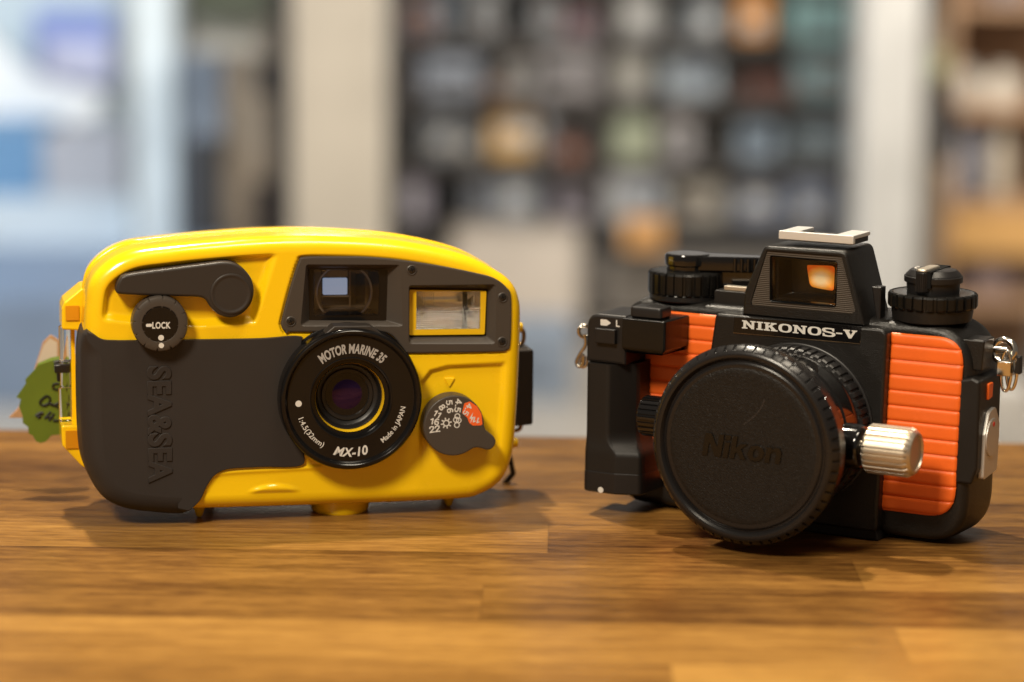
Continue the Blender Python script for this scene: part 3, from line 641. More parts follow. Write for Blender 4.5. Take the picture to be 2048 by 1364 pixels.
# --- latch on the right side
x0, z0 = U(1031, 842, 30); x1, z1 = U(1058, 692, 30)
mb = MB(); mb.zslab([(x0 - 6, 20), (x1 - .3, 22), (x1, 24), (x1, 40), (x0 - 6, 42)], z0, z1, .8); latch = mb.build('side_latch', M_lev, yc)
for (pa, pb, pr) in ((656, 690, 1046), (842, 862, 1040)):
    xa, za = U(1030, pa, 30); xb, zb = U(pr, (pa + pb) / 2, 30); _, zc = U(1030, pb, 30)
    mb = MB(); mb.tube(crom([(xa - 3, za), (xb - .8, za - .3), (xb + .3, (za + zc) / 2), (xb - .8, zc + .3), (xa - 3, zc)], 6, False) and [(p[0], 30, p[1]) for p in crom([(xa - 3, za), (xb - .8, za - .3), (xb + .3, (za + zc) / 2), (xb - .8, zc + .3), (xa - 3, zc)], 6, False)], .75); mb.build('wire_loop', M_brs, latch)
for (px, py, dd) in ((1034, 655, 20), (1024, 885, 18)):
    x, z = U(px, py, dd); mb = MB(); mb.lathe([(1.8, -6), (1.8, 1.2), (1.5, 1.8), (.9, 2.0)], (x, dd, z), 'x', 24); mb.build('hinge_stud', M_yel, yc)
x, z = U(1022, 925, 44); mb = MB(); mb.tube([(x - 6, 44, z + 3), (x - .5, 44, z + 2), (x + .8, 44, z - 4), (x - 3, 45, z - 9)], 1.1); mb.build('strap_lug', M_blkm, yc)

# ================================================================== leaf shaped tag and kraft card behind the hinge
leaf = [(392, 690), (330, 700), (250, 735), (228, 775), (165, 840), (168, 868), (135, 915), (106, 958), (135, 972), (124, 1020), (146, 1075), (148, 1125), (182, 1150), (188, 1195), (212, 1205), (235, 1245), (262, 1256), (300, 1245), (335, 1205), (392, 1200), (520, 1120), (560, 900), (480, 720)]
ql = Q(0, 500, 3.25); dl = 58
lp = FY.uns(leaf, dl, ql)
tg = thing('price_tag', 'green leaf shaped paper price tag with black handwriting, behind the clear hinge', 'price tag', (FY.O.x / 1000, FY.O.y / 1000, 0), FY.a)
lp = [(x, z) for x, z in lp]
mb = MB(); mb.slab(ccw(lp), dl, dl + .5, .1); mb.build('leaf_card', M_leaf, tg)
mb = MB(); mb.poly([[FY.un(*ql(*p), dl) for p in ((392, 688), (330, 700), (250, 735), (240, 752), (330, 722), (392, 712))]], dl - .06); mb.build('leaf_tip', M_leaf2, tg, fix=False, flat=True)
mb = MB()
def ink(pts, r=.42):
    c = crom([FY.un(*ql(*p), dl) for p in pts], 6, False); mb.tube([(x, dl - .1, z) for x, z in c], r, 6)
ink([(385, 868), (352, 872), (345, 895), (365, 908), (388, 902)]); ink([(388, 1030), (330, 1000), (275, 1010), (262, 985), (300, 950), (325, 965), (318, 995), (290, 1015)])
ink([(388, 990), (345, 1010), (330, 1000)]); ink([(232, 1080), (258, 1062), (280, 1060)], .6); ink([(246, 1090), (262, 1075)], .6); ink([(290, 1095), (330, 1050)]); ink([(300, 1085), (345, 1090)]); ink([(318, 1110), (352, 1062)]); ink([(345, 1110), (388, 1108)])
ink([(352, 735), (385, 730), (388, 790), (368, 785)], .9)
mb.build('handwriting', M_ink, tg)
card = MB(); cp = [FY.un(*ql(*p), 70) for p in ((330, 552), (390, 590), (520, 700), (560, 1090), (60, 1092), (118, 1030), (220, 790), (280, 600))]
cz0 = min(p[1] for p in cp); cp = [(x, max(z, .4)) for x, z in cp]
card.slab(ccw(cp), 70, 71.2, .2)
cd = thing('paper_card', 'pointed cream and brown paper card standing behind the green leaf tag', 'paper card', (FY.O.x / 1000, FY.O.y / 1000, 0), FY.a)
card.build('card_sheet', M_kraft, cd)
mb = MB(); mb.poly([[FY.un(*ql(*p), 70) for p in ((325, 572), (372, 600), (372, 720), (240, 735), (285, 615))]], 69.93); mb.build('pale_print', M_cream, cd, fix=False, flat=True)
# ================================================================== BLACK AND ORANGE CAMERA (mm; lens mount plane y = 0, lens axis x = 0, z = 38)
nc = thing('underwater_camera', 'black and orange underwater film camera with capped lens and silver knob, beside the yellow one', 'camera',
           (FN.O.x / 1000, FN.O.y / 1000, 0), FN.a)
V = FN.un
r5 = Q(1140, 440, 4.262); r6 = Q(1440, 440, 3.3684); r7 = Q(1140, 680, 3.1); r8 = Q(1640, 660, 2.966)
g1 = Q(1140, 600, 3.25); g2 = Q(1900, 620, 3.588); g3 = Q(1740, 500, 7.577); g4 = Q(1480, 440, 6.2); g5 = Q(1540, 660, 4.547)
def VP(pts, q=None, d=0): return FN.uns(pts, d, q)
# --- body shell: rounded metal case
HT = V(1440, 627, 0)[1]; HX0 = V(1425, 640, 0)[0]; HX1 = V(1783, 660, 0)[0]; HX1b = V(1757, 1010, 0)[0]; HB = max(V(1757, 1066, 0)[1], 1.5)
BR = 57.0; BT = V(1740, 638, 6)[1]; DX = (BR - 54.5) / 1000
bo = ccw(rpoly([(-67, 1.2), (BR, 1.2), (BR, BT), (-67, BT)], [9, 14, 16, 11], 12))
bo = resample(bo, 260)
mb = MB(); prof = []
for k in range(7):
    t = PI / 2 * (1 - k / 6); prof.append((5.4 + 3.0 * (1 - math.sin(t)), 3.0 * (1 - math.cos(t))))
prof = [(5.4, 3.6)] + prof + [(14, -.6), (26, -.9)]
for k in range(1, 7):
    t = PI / 2 * k / 6; prof.append((26 + 11 * math.sin(t), -.9 + 8 * (1 - math.cos(t))))
mb.prism(bo, prof); nb = mb.build('body', M_crk, nc, angle=60)
# --- front housing that carries the lens
ho = [(HX0 + 1, HT), (HX1 - 1.5, HT - .2), (HX1b, 20), (HX1b - .4, HB), (HX0 - 1.0, HB), (HX0 - 1.0, 55)]
mb = MB(); mb.slab(rpoly(ho, [1.6, 3.2, 8, 2.0, 2.0, 8], 6), 0, 8, .9, 0); mb.build('front_housing', M_crk, nc, angle=60)
mb = MB(); mb.slab(rpoly([(HX0 - 2, 0.05), (HX1b, 0.05), (HX1b - 1, 3.8), (HX0, 3.8)], .6, 3), 1.2, 30, .5, 0); mb.build('base_plate', M_grip, nc)
# --- orange rubber panels
Z_LO = V(1850, 660 + 1000 / 2.966, 5)[1]; PIT = (V(1850, 660 + 100 / 2.966, 5)[1] - Z_LO) / 10
def shingle(z0, pitch, amp=.55):
    def H(X, Z, dist):
        f = ((Z - z0) / pitch) % 1.0
        hgt = amp * (1 - np.abs(2 * np.clip(f, 0, 1) - 1) ** 6) + .08
        return 5.2 - .9 * (1 - np.exp(-dist / .45)) - hgt
    return H
ox0, ozt = V(1784, 665, 5); ox1, _ = V(1927, 740, 5); ox1b, _ = V(1912, 960, 5); ox0b, ozb = V(1757, 1018, 5)
ozt = V(1840, 669, 5)[1]
oro = rpoly([(ox0, ozt), (ox1 + .1, ozt), (ox1b, ozb), (ox0b, ozb)], [.3, 8.5, 9.5, .3], 12)
mb = MB(); mb.scan(ccw(oro), shingle(Z_LO, PIT), .14, 60); pr = mb.build('orange_panel', M_ora, nc, fix=False, wn=False, angle=50)
ol = ccw(rpoly([(-60, V(1400, 627, 5)[1]), (HX0 - .2, V(1400, 627, 5)[1]), (HX0 - .2, V(1300, 954, 5)[1]), (-61, V(1300, 954, 5)[1])], .5, 4))
mb = MB(); mb.scan(ol, shingle(Z_LO, PIT), .14, 50); mb.build('orange_panel', M_ora, nc, fix=False, wn=False, angle=50)
# --- name plate
npo = VP([(97, 652), (955, 717), (943, 832), (90, 757)], r6, 0)
mb = MB(); mb.slab(rpoly(npo, .3, 3), -.12, .5, .08); plate = mb.build('name_plate', M_blk, nc)
mb = MB(); a, b = npo[3], npo[2]
mb.tube([(a[0], -.1, a[1] - .12), (b[0], -.1, b[1] - .12), (b[0] + .1, -.1, b[1] + .9)], .13, 6); mb.build('plate_edge', mat('worn_brass_edge', (.30, .20, .11), .3, metal=1), plate)
GL = {
 'N': [[(0, 0), (.46, 0), (.46, .15), (.335, .15), (.335, .62), (.80, 0), (1.0, 0), (1.0, .85), (1.12, .85), (1.12, 1), (.66, 1), (.66, .85), (.785, .85), (.785, .42), (.36, 1), (0, 1), (0, .85), (.12, .85), (.12, .15), (0, .15)]],
 'I': [[(0, 0), (.52, 0), (.52, .15), (.39, .15), (.39, .85), (.52, .85), (.52, 1), (0, 1), (0, .85), (.13, .85), (.13, .15), (0, .15)]],
 'K': [[(0, 0), (.50, 0), (.50, .15), (.385, .15), (.385, .36), (.47, .45), (.66, .15), (.58, .15), (.58, 0), (1.12, 0), (1.12, .15), (1.0, .15), (.66, .62), (.88, .85), (1.02, .85), (1.02, 1), (.56, 1), (.56, .85), (.62, .85), (.385, .58), (.385, .85), (.50, .85), (.50, 1), (0, 1), (0, .85), (.13, .85), (.13, .15), (0, .15)]],
 'V': [[(0, 1), (0, .85), (.10, .85), (.44, 0), (.64, 0), (.98, .85), (1.08, .85), (1.08, 1), (.66, 1), (.66, .85), (.76, .85), (.60, .40), (.42, .85), (.52, .85), (.52, 1)]],
 '-': [[(0, .40), (.5, .40), (.5, .56), (0, .56)]],
}
def sup(w, t, cx, n=40, e=2.6, hz=.5):
    return [(cx + w * abs(math.cos(a)) ** (2 / e) * (1 if math.cos(a) > 0 else -1), hz + t * abs(math.sin(a)) ** (2 / e) * (1 if math.sin(a) > 0 else -1)) for a in [2 * PI * k / n for k in range(n)]]
GL['O'] = [sup(.54, .52, .54), sup(.27, .36, .54)]
def s_glyph():
    c = crom([(.88, .74), (.80, .90), (.52, .95), (.20, .90), (.12, .73), (.24, .58), (.52, .51), (.82, .42), (.92, .26), (.80, .09), (.50, .04), (.20, .09), (.10, .27)], 6, False)
    L, Rr = [], []
    for i, p in enumerate(c):
        a = Vector(c[max(i - 1, 0)]); b = Vector(c[min(i + 1, len(c) - 1)]); t = (b - a).normalized(); nx, ny = -t.y, t.x
        w = .075 + .065 * abs(nx) if .1 < i / len(c) < .9 else .09
        L.append((p[0] + nx * w, p[1] + ny * w)); Rr.append((p[0] - nx * w, p[1] - ny * w))
    return L + list(reversed(Rr))
GL['S'] = [s_glyph()]
WD = {'N': 1.12, 'I': .52, 'K': 1.12, 'O': 1.08, 'S': 1.02, 'V': 1.08, '-': .5}
mb = MB(); p0 = V(*r6(147, 731), -.15); p1 = V(*r6(922, 800), -.15); t0 = V(*r6(147, 676), -.15); hgt = (t0[1] - p0[1]) * 1.0
word = 'NIKONOS-V'; tot = sum(WD[c] for c in word) + .07 * (len(word) - 1); sx_ = (p1[0] - p0[0]) / tot; xx = 0
zb = (p0[1] + p1[1]) / 2
for c in word:
    loops = [[(p0[0] + (xx + x) * sx_, zb + z * hgt) for x, z in lp] for lp in GL[c]]
    mb.poly(loops, -.16)
    if c == 'S':
        for (u0, u1, v0, v1) in ((.82, .95, .62, 1.0), (.05, .18, 0, .38)):
            mb.poly([[(p0[0] + (xx + u) * sx_, zb + v * hgt) for u, v in ((u0, v0), (u1, v0), (u1, v1), (u0, v1))]], -.18)
    xx += WD[c] + .07
mb.build('name_lettering', M_wht, plate, fix=False, flat=True)
# --- finder hump
pd = 1.2
fo = VP([(296, 318), (1318, 384), (1540, 1272), (62, 1160), (62, 880)], g4, pd)
fo = [fo[0], fo[1], (fo[2][0] + .2, HT - .1), (fo[3][0] - 1.2, HT - .1), (fo[4][0] - .3, fo[4][1])]
win_px = VP([(368, 432), (1212, 512), (1196, 1084), (366, 1016)], g4, pd + .5)
wino = ccw(rpoly(win_px, [1.1] * 4, 6))
rib_px = VP([(338, 372), (1262, 442), (1440, 1130), (1375, 1170), (150, 1062), (140, 1010)], g4, pd + .5)
ribo = ccw(rpoly(rib_px, [.6, .9, .8, .8, .6, .6], 5))
Of = ccw(rpoly(fo, [2.6, 2.6, .4, .4, 2.0], 8)); Of = resample(Of, 200)
ribs_r = ribo
mb = MB()
Ofi = inset(Of, .9)
mb.poly([Ofi, ribs_r], pd)
mb.rings([[(x, pd, z) for x, z in ribs_r], [(x, pd + .55, z) for x, z in inset(ribs_r, .15)]], False, False)
rr_ = [[(x, pd, z) for x, z in Ofi], [(x, pd + .25, z) for x, z in inset(Of, .3)], [(x, pd + .9, z) for x, z in Of]]
cxm = sum(p[0] for p in Of) / len(Of)
for dd, f, dz in ((12, 1.0, 0), (24, 1.0, -.3), (25.5, .95, -1.2), (34, .88, -13)):
    rr_.append([(cxm + (x - cxm) * f, dd, 60 + (z - 60) * (1 if dz > -.5 else (1 + dz / 34))) for x, z in Of])
mb.rings(rr_, False, True)
hump = mb.build('finder_hump', M_crk, nc, angle=50, fix=False, wn=False)
mb = MB(); mb.poly([inset(ribs_r, .1), wino], pd + .5); rf = mb.build('ribbed_frame', M_rib, hump, fix=False, flat=True)
# window tunnel, eyepiece
mb = MB()
back = [(sum(p[0] for p in wino) / len(wino) + (x - sum(p[0] for p in wino) / len(wino)) * .86, sum(p[1] for p in wino) / len(wino) + (z - sum(p[1] for p in wino) / len(wino)) * .84) for x, z in wino]
mb.rings([[(x, pd + .5, z) for x, z in wino], [(x, pd + .2, z) for x, z in inset(wino, .15)], [(x, pd + .6, z) for x, z in inset(wino, .5)], [(x, pd + 4, z) for x, z in inset(wino, .9)], [(x, pd + 4, z) for x, z in back], [(x, 13.5, z) for x, z in [(a * .9 + .3, b * .9 + 8.3) for a, b in back]]], False, True)
tun = mb.build('finder_tunnel', M_ink2, hump, fix=False, wn=False)
eo = ccw(rpoly(VP([(812, 552), (1165, 575), (1150, 885), (855, 835)], g4, 10.5), [1.0, 1.2, .9, 2.4], 6))
ec = (sum(p[0] for p in eo) / len(eo), sum(p[1] for p in eo) / len(eo))
def eyem():  # orange-to-cream reflection painted as a gradient, with some emission
    m = mat('amber_eyepiece_glow', (.8, .3, .05), .06, coat=1, coat_r=.02); nt = m.node_tree; b = nt.nodes['Principled BSDF']; L = nt.links.new
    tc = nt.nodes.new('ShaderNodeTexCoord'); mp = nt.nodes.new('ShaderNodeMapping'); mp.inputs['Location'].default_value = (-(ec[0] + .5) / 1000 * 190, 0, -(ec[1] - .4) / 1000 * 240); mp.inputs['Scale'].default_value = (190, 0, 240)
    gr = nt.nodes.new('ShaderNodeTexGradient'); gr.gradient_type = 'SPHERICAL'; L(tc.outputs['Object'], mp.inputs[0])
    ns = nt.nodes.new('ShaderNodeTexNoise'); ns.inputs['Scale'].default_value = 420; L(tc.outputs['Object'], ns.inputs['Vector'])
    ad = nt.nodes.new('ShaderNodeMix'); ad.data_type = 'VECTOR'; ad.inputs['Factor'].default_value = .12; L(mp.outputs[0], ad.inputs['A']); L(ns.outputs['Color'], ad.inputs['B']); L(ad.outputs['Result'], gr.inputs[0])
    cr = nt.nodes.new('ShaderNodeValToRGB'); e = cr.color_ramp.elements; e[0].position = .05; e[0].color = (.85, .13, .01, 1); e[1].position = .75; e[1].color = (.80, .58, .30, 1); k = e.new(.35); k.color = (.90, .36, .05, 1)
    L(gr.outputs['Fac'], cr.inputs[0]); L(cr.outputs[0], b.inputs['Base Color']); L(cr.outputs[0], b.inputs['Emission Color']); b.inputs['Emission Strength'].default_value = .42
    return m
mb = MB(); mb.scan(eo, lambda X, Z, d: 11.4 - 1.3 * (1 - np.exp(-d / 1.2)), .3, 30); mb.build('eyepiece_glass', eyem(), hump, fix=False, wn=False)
mb = MB(); mb.poly([inset(wino, .55)], pd + 1.4); mb.build('front_window', thin_glass('finder_front_glass', .0), hump, fix=False, flat=True)
# --- accessory shoe
s0 = V(*g4(482, 240), 5); s1 = V(*g4(1410, 305), 5); zt = (s0[1] + s1[1]) / 2
mb = MB(); x0, x1 = s0[0], s1[0]
mb.zslab(rpoly([(x0, 4.6), (x1, 4.6), (x1, 6.4), (x0, 6.4)], .3, 3), zt, zt + 2.9, .3); shoe = mb.build('accessory_shoe', M_shoe, nc, bevel=0)
mb = MB(); mb.zslab(rpoly([(x0 + .3, 6.45), (x0 + 6.2, 6.45), (x0 + 6.2, 20), (x0 + .3, 20)], .5, 3), zt + 1.6, zt + 2.85, .2); mb.build('shoe_rail', M_shoe, shoe)
mb = MB(); mb.zslab(rpoly([(x1 - 6.6, 6.45), (x1 - .1, 6.45), (x1 - .1, 20), (x1 - 6.6, 20)], .5, 3), zt + 1.6, zt + 2.85, .2); mb.build('shoe_rail', M_shoe, shoe)
mb = MB(); mb.zslab([(x0 + 1.2, 6.0), (x1 - .9, 6.0), (x1 - .9, 20), (x0 + 1.2, 20)], zt - .3, zt + 1.5, .15); mb.build('shoe_base', M_blkm, shoe)
# --- lens
LP = 40.5; zc = 36.01
def lring(prof, name, m, par, n=180, rib=None, angle=38, c=None, **k):
    mb = MB(); mb.lathe(prof, c or (0, 0, zc), '-y', n, rib, **k); return mb.build(name, m, par, angle=angle)
nl = lring([(26.9, -.2), (26.9, .7), (26.5, 1.0), (25.0, 1.1)], 'lens', M_blkm, nc)
def knurl(cnt, dep, duty, j0, j1):
    def f(a, j):
        p = (a / (2 * PI) * cnt) % 1
        return -dep if (p < duty and j0 <= j <= j1) else 0
    return f
lring([(24.0, 1.0), (25.8, 1.2), (26.4, 1.7), (26.4, 7.2), (25.9, 7.8), (24.6, 8.0)], 'mount_ring', M_blkm, nl, n=560, rib=knurl(56, .6, .3, 1, 4))
lring([(24.0, 7.9), (25.2, 8.2), (25.3, 8.9), (25.3, 9.2), (24.9, 9.8), (24.9, 16.8), (24.3, 17.4), (24.3, 18.4), (24.9, 19.0), (25.1, 33.5), (24, 34)], 'barrel', M_gls, nl, n=160)
def caprib(a, j):
    p = (a / (2 * PI) * 58) % 1
    return -.85 if (p < .20 and 5 <= j <= 7) else 0
pc = [(25.2, 31.0), (30.2, 31.3), (31.2, 31.9), (31.6, 33.6), (32.1, 38.0), (31.9, 38.6), (31.5, 39.2), (30.7, 40.2), (30.4, 40.5), (29.8, 41.0), (29.0, 41.2), (28.3, 41.0), (27.8, 40.2), (27.4, 39.5), (27.0, 39.6), (26.7, 40.0), (25.9, 40.4)]
cap = lring(pc, 'lens_cap', M_capr, nl, n=870, c=(-1.2, 0, zc - .5), rib=caprib, angle=30)
lring([(26.6, 38.8), (26.5, 39.5), (26.0, 40.0), (25.0, 40.4), (23.7, 40.55), (22, 40.55), (12, 40.5)], 'cap_face', M_cap, cap, n=120, c=(-1.2, 0, zc - .5))
a_, b_ = V(*r7(822, 680), -40.1), V(*r7(1330, 700), -40.1); cxx = (a_[0] + b_[0]) / 2
mb = MB(); _, zz = V(*r7(1075, 668), -40.1)
NK = [([[(0, 0), (.27, 0), (.27, .58), (.62, 0), (.92, 0), (.92, 1), (.66, 1), (.66, .43), (.32, 1), (0, 1)]], .98),
      ([[(0, 0), (.26, 0), (.26, .68), (0, .68)], [(0, .78), (.26, .78), (.26, 1), (0, 1)]], .32),
      ([[(0, 0), (.25, 0), (.25, .24), (.32, .31), (.50, 0), (.80, 0), (.50, .44), (.76, .70), (.44, .70), (.25, .48), (.25, 1), (0, 1)]], .82),
      ([sup(.38, .36, .38, 32, 2.3, .34)], .82),
      ([[(0, 0), (.25, 0), (.25, .40), (.32, .49), (.43, .49), (.48, .42), (.48, 0), (.74, 0), (.74, .50), (.62, .68), (.42, .71), (.26, .60), (.25, .69), (0, .69)]], .74)]
tw = sum(g[1] for g in NK) + .16; w = (b_[0] - a_[0]) / tw; hh_ = 7.3; ux = a_[0]
for gi, (loops, gw) in enumerate(NK):
    def tr(p): return (ux + (p[0] + .16 * p[1]) * w, zz - hh_ / 2 + p[1] * hh_)
    for lp in loops:
        o = ccw([tr(p) for p in lp])
        if gi == 3:
            hole = [tr(p) for p in sup(.13, .19, .38, 32, 2.2, .34)]; mb.poly([inset(o, .12), hole], -40.9)
            mb.rings([[(x, -40.9, z) for x, z in inset(o, .12)], [(x, -40.78, z) for x, z in o], [(x, -40.2, z) for x, z in o]], False, False)
            mb.rings([[(x, -40.9, z) for x, z in hole], [(x, -40.2, z) for x, z in hole]], False, False)
        else:
            mb.rings([[(x, -40.9, z) for x, z in inset(o, .1)], [(x, -40.78, z) for x, z in o], [(x, -40.2, z) for x, z in o]], True, False)
    ux += gw * w
mb.build('cap_lettering', M_ink2, cap, angle=40)
sc_ = crom([V(*r7(*p), -40.6) for p in ((1205, 375), (1190, 410), (1150, 465), (1075, 525))], 8, False)
mb = MB(); mb.tube([(x, -40.55, z) for x, z in sc_], .09, 6); mb.build('scratch_mark', mat('scratched_plastic', (.06, .05, .045), .5), cap)
# focus and aperture knobs
kx0, kz0 = V(1737, 893, -18)
kx1, _ = V(1842, 893, -18)
kl = kx1 - kx0 - 1.2
def flut(a, j):
    p = (a / (2 * PI) * 24) % 1
    return -.75 if (p < .34 and 1 <= j <= 4) else 0
mb = MB(); mb.lathe([(6.6, 0), (7.5, .5), (7.9, 1.0), (7.9, kl - 2.6), (7.6, kl - 1.9), (7.2, kl - 1.0), (6.4, kl - .1), (5.6, kl), (5.4, kl - .5), (2, kl - .6)], (kx0, -18, kz0 - .4), 'x', 288, flut); kb = mb.build('focus_knob', M_slv, nl, angle=30)
mb = MB(); mb.lathe([(2.6, 0), (2.6, kx0 - 22)], (22.2, -18, kz0 - .4), 'x', 32); mb.build('knob_shaft', M_chr, kb)
mb = MB(); mb.lathe([(7.2, 0), (7.2, kx0 - 24.6), (6.6, kx0 - 23.6), (4.5, kx0 - 23.2)], (22.0, -18, kz0 - .4), 'x', 48); mb.build('knob_hub', M_gls, kb)
ax0, az0 = V(1288, 830, -15); al = -ax0 - 22
mb = MB(); mb.lathe([(2.5, 0), (2.5, al - 11.4), (6.2, al - 11.2), (6.8, al - 10.6), (6.8, al - 1.0), (6.4, al - .3), (5.6, al), (2, al)], (-22, -15, az0), '-x', 220, lambda a, j: -.5 if ((a / (2 * PI) * 22) % 1 < .3 and 3 <= j <= 4) else 0); mb.build('aperture_knob', M_gls, nl, angle=30)
# --- top dials
def dial(cpx, cpy, d, name, par, prof, m, n=300, rib=None):
    x, z = V(cpx, cpy, d); mb = MB(); mb.lathe(prof, (x, d, z), 'z', n, rib); return mb.build(name, m, par, angle=32), (x, d, z)
dd = 17
wx, wz = V(1864, 640, dd); wz = BT - .2
def wr(c, dp, j0, j1): return lambda a, j: -dp if ((a / (2 * PI) * c) % 1 < .34 and j0 <= j <= j1) else 0
mb = MB(); mb.lathe([(12.0, 0), (12.7, .4), (13.2, 3.8), (13.2, 4.1)], (wx, dd, wz), 'z', 96); rd = mb.build('film_speed_dial', M_grip, nc)
mb = MB(); mb.lathe([(13.3, 4.2), (14.1, 4.5), (14.4, 5.0), (14.4, 8.4), (14.0, 9.0), (13.2, 9.2), (12.6, 9.0), (9, 9.0)], (wx, dd, wz), 'z', 364, wr(26, .8, 1, 4)); mb.build('dial_wheel', M_wheel, rd, angle=30)
mb = MB(); mb.lathe([(8.4, 8.9), (8.6, 12.4), (9.3, 12.5), (9.4, 12.7), (9.4, 14.3), (9.0, 14.5), (8.9, 14.9), (7.4, 16.4), (5, 16.6)], (wx, dd, wz), 'z', 96); kn = mb.build('rewind_knob', M_blkm, rd)
mb = MB(); mb.box(wx - 2.5, wx + 2.5, dd - 9.6, dd + 9, wz + 11.4, wz + 16.8); mb.build('knob_slot', M_hole, kn)
mb = MB(); mb.lathe([(1.9, 0), (2.3, .4), (2.3, 6.2), (2.0, 6.6)], (wx - .6, dd - 8.4, wz + 9.9), 'z', 120, lambda a, j: -.25 if ((a / (2 * PI) * 22) % 1 < .4 and 1 <= j <= 2) else 0); mb.build('crank_handle', M_blkm, kn, angle=25)
mb = MB(); mb.zslab(rpoly([(wx - 2.6, dd - 10.2), (wx + 1.4, dd - 10.2), (wx + 1.4, dd + 3), (wx - 2.6, dd + 3)], 1.6, 5), wz + 16.3, wz + 17.5, .5); mb.build('crank_top', M_slv, kn)
mb = MB(); mb.tube([(wx - 4.6 + 1.3 * math.cos(a), dd - 1 + 1.6 * math.sin(a), wz + 16.65) for a in np.linspace(1.9, 4.6, 9)], .22, 6); mb.build('dial_mark', M_wht, kn)
# left dial and winding lever
ld = 16
vx_, vz_ = V(1371, 600, ld); vz_ = BT - .3
mb = MB(); mb.lathe([(11.8, 0), (12.3, .4), (12.3, 1.9)], (vx_, ld, vz_), 'z', 96); sd = mb.build('shutter_speed_dial', M_blkm, nc)
mb = MB(); mb.lathe([(12.2, 2), (12.7, 2.4), (12.8, 3), (12.8, 9.0), (12.3, 9.7), (10, 9.9)], (vx_, ld, vz_), 'z', 364, wr(26, .7, 1, 4)); mb.build('dial_wheel', M_wheel, sd, angle=30)
mb = MB(); mb.lathe([(7.0, 9.8), (7.0, 11.5), (7.6, 12.0), (7.7, 14.8), (7.3, 15.5), (6, 15.7)], (vx_ + .4, ld, vz_), 'z', 80); mb.build('dial_hub', M_gls, sd)
x1_, _ = V(1512, 520, 26)
mb = MB(); mb.zslab(rpoly([(vx_ - 2, ld + 1), (vx_ + 6, ld - 4), (vx_ + 25, ld + 5), (vx_ + 27, ld + 12), (vx_ + 10, ld + 9), (vx_ - 1, ld + 7)], 1.6, 4), vz_ + 9.9, vz_ + 15.2, .7); mb.zslab(rpoly([(vx_ + 10, ld + 1.5), (vx_ + 25, ld + 6), (vx_ + 26.5, ld + 11.5), (vx_ + 11, ld + 8.5)], .8, 4), vz_ + 2.5, vz_ + 10.1, .3); wl = mb.build('winding_lever', M_gls, nc)
for k in range(4):
    mb = MB(); xk = vx_ + 17.6 + k * 2.0; yk = ld + 1.0 + k * .95; mb.tube([(xk, yk, vz_ + 10.4), (xk, yk, vz_ + 14.7)], .65, 10); mb.build('lever_rib', M_gls, wl)
x0_, z0_ = V(1457, 572, 14); x1_, _ = V(1496, 576, 14)
mb = MB(); mb.zslab([(x0_ - 3, 9.5), (x1_ + 4, 9.5), (x1_ + 4, 26), (x0_ - 3, 26)], BT - 2, V(1470, 578, 12)[1] - .5, .5); fc_ = mb.build('counter_block', M_grip, nc)
mb = MB(); mb.zslab([(x0_, 10.5), (x1_ + 1, 10.5), (x1_ + 1, 13.5), (x0_, 13.5)], V(1470, 578, 12)[1] - .48, V(1470, 572, 12)[1], .2); mb.build('counter_window', M_slv, fc_)
# raised step around the left part of the top
mb = MB(); mb.slab(rpoly([(-62, 62), (HX0, 62), (HX0, BT - .3), (-60, BT - .3)], [1, 1, 1, 6], 5), 8.5, 30, 2.2); mb.build('top_step', M_crk, nc)
# little stop block right of the hump
xa, za = V(*g4(1645, 820), 9); xb, zb_ = V(*g4(1755, 1140), 9)
mb = MB(); mb.slab(rpoly([(xa, za), (xb, za), (xb, BT - 2), (xb - 1.2, BT - 2)], .3, 3), 8, 12.5, .4); mb.build('stop_lug', M_blkm, nc)
# --- left hand grip
gx0, _ = V(1171, 800, -13); gxm, _ = V(1216, 800, -13); gx2, _ = V(1277, 800, -5)
_, gz0 = V(1200, 985, -13); _, gzt = V(1200, 728, -13)
fx2, _ = V(1287, 950, -9)
csA = ccw(rpoly([(gx0, -13), (gxm, -13), (gx2 - .6, -5.5), (gx2, -4), (gx2, 6), (gx0, 7)], [1.8, 2.5, 1.5, 1, .3, 1.5], 6))
cs = ccw(rpoly([(gx0 - .3, -13.4), (gxm + 3.2, -13.4), (fx2 - .5, -10.5), (fx2, -8), (fx2 + .4, 5.5), (gx0 - .3, 7)], [2, 2.5, 2, 1, .4, 1.5], 6))
mb = MB(); rs_ = []
for z, u in ((gz0 + 7.25, 1), (gz0 + 12.5, 1), (gz0 + 13.6, .96), (gz0 + 14.6, .85), (gz0 + 15.6, .62), (gz0 + 16.6, .38), (gz0 + 17.8, .18), (gz0 + 19.2, .06), (gz0 + 21, 0), (gzt - .2, 0), (gzt, .0)):
    rs_.append([(a[0] * (1 - u) + b[0] * u, a[1] * (1 - u) + b[1] * u, z) for a, b in zip(csA, cs)])
mb.rings(rs_); hg = mb.build('hand_grip', M_grip, nc, angle=50)
cs = list(cs)
mb = MB(); cs2 = inset(ccw(cs), -.15); mb.zslab(cs2, max(gz0, .3), gz0 + 7.3, .5); mb.build('grip_base', M_blkm, hg)
x, z = V(*g1(199, 1235), -13.6); mb = MB(); mb.lathe([(1.0, 0), (1.0, .1), (.8, .16)], (x, -13.53, z), n=24); mb.build('grip_dot', M_wht, hg)
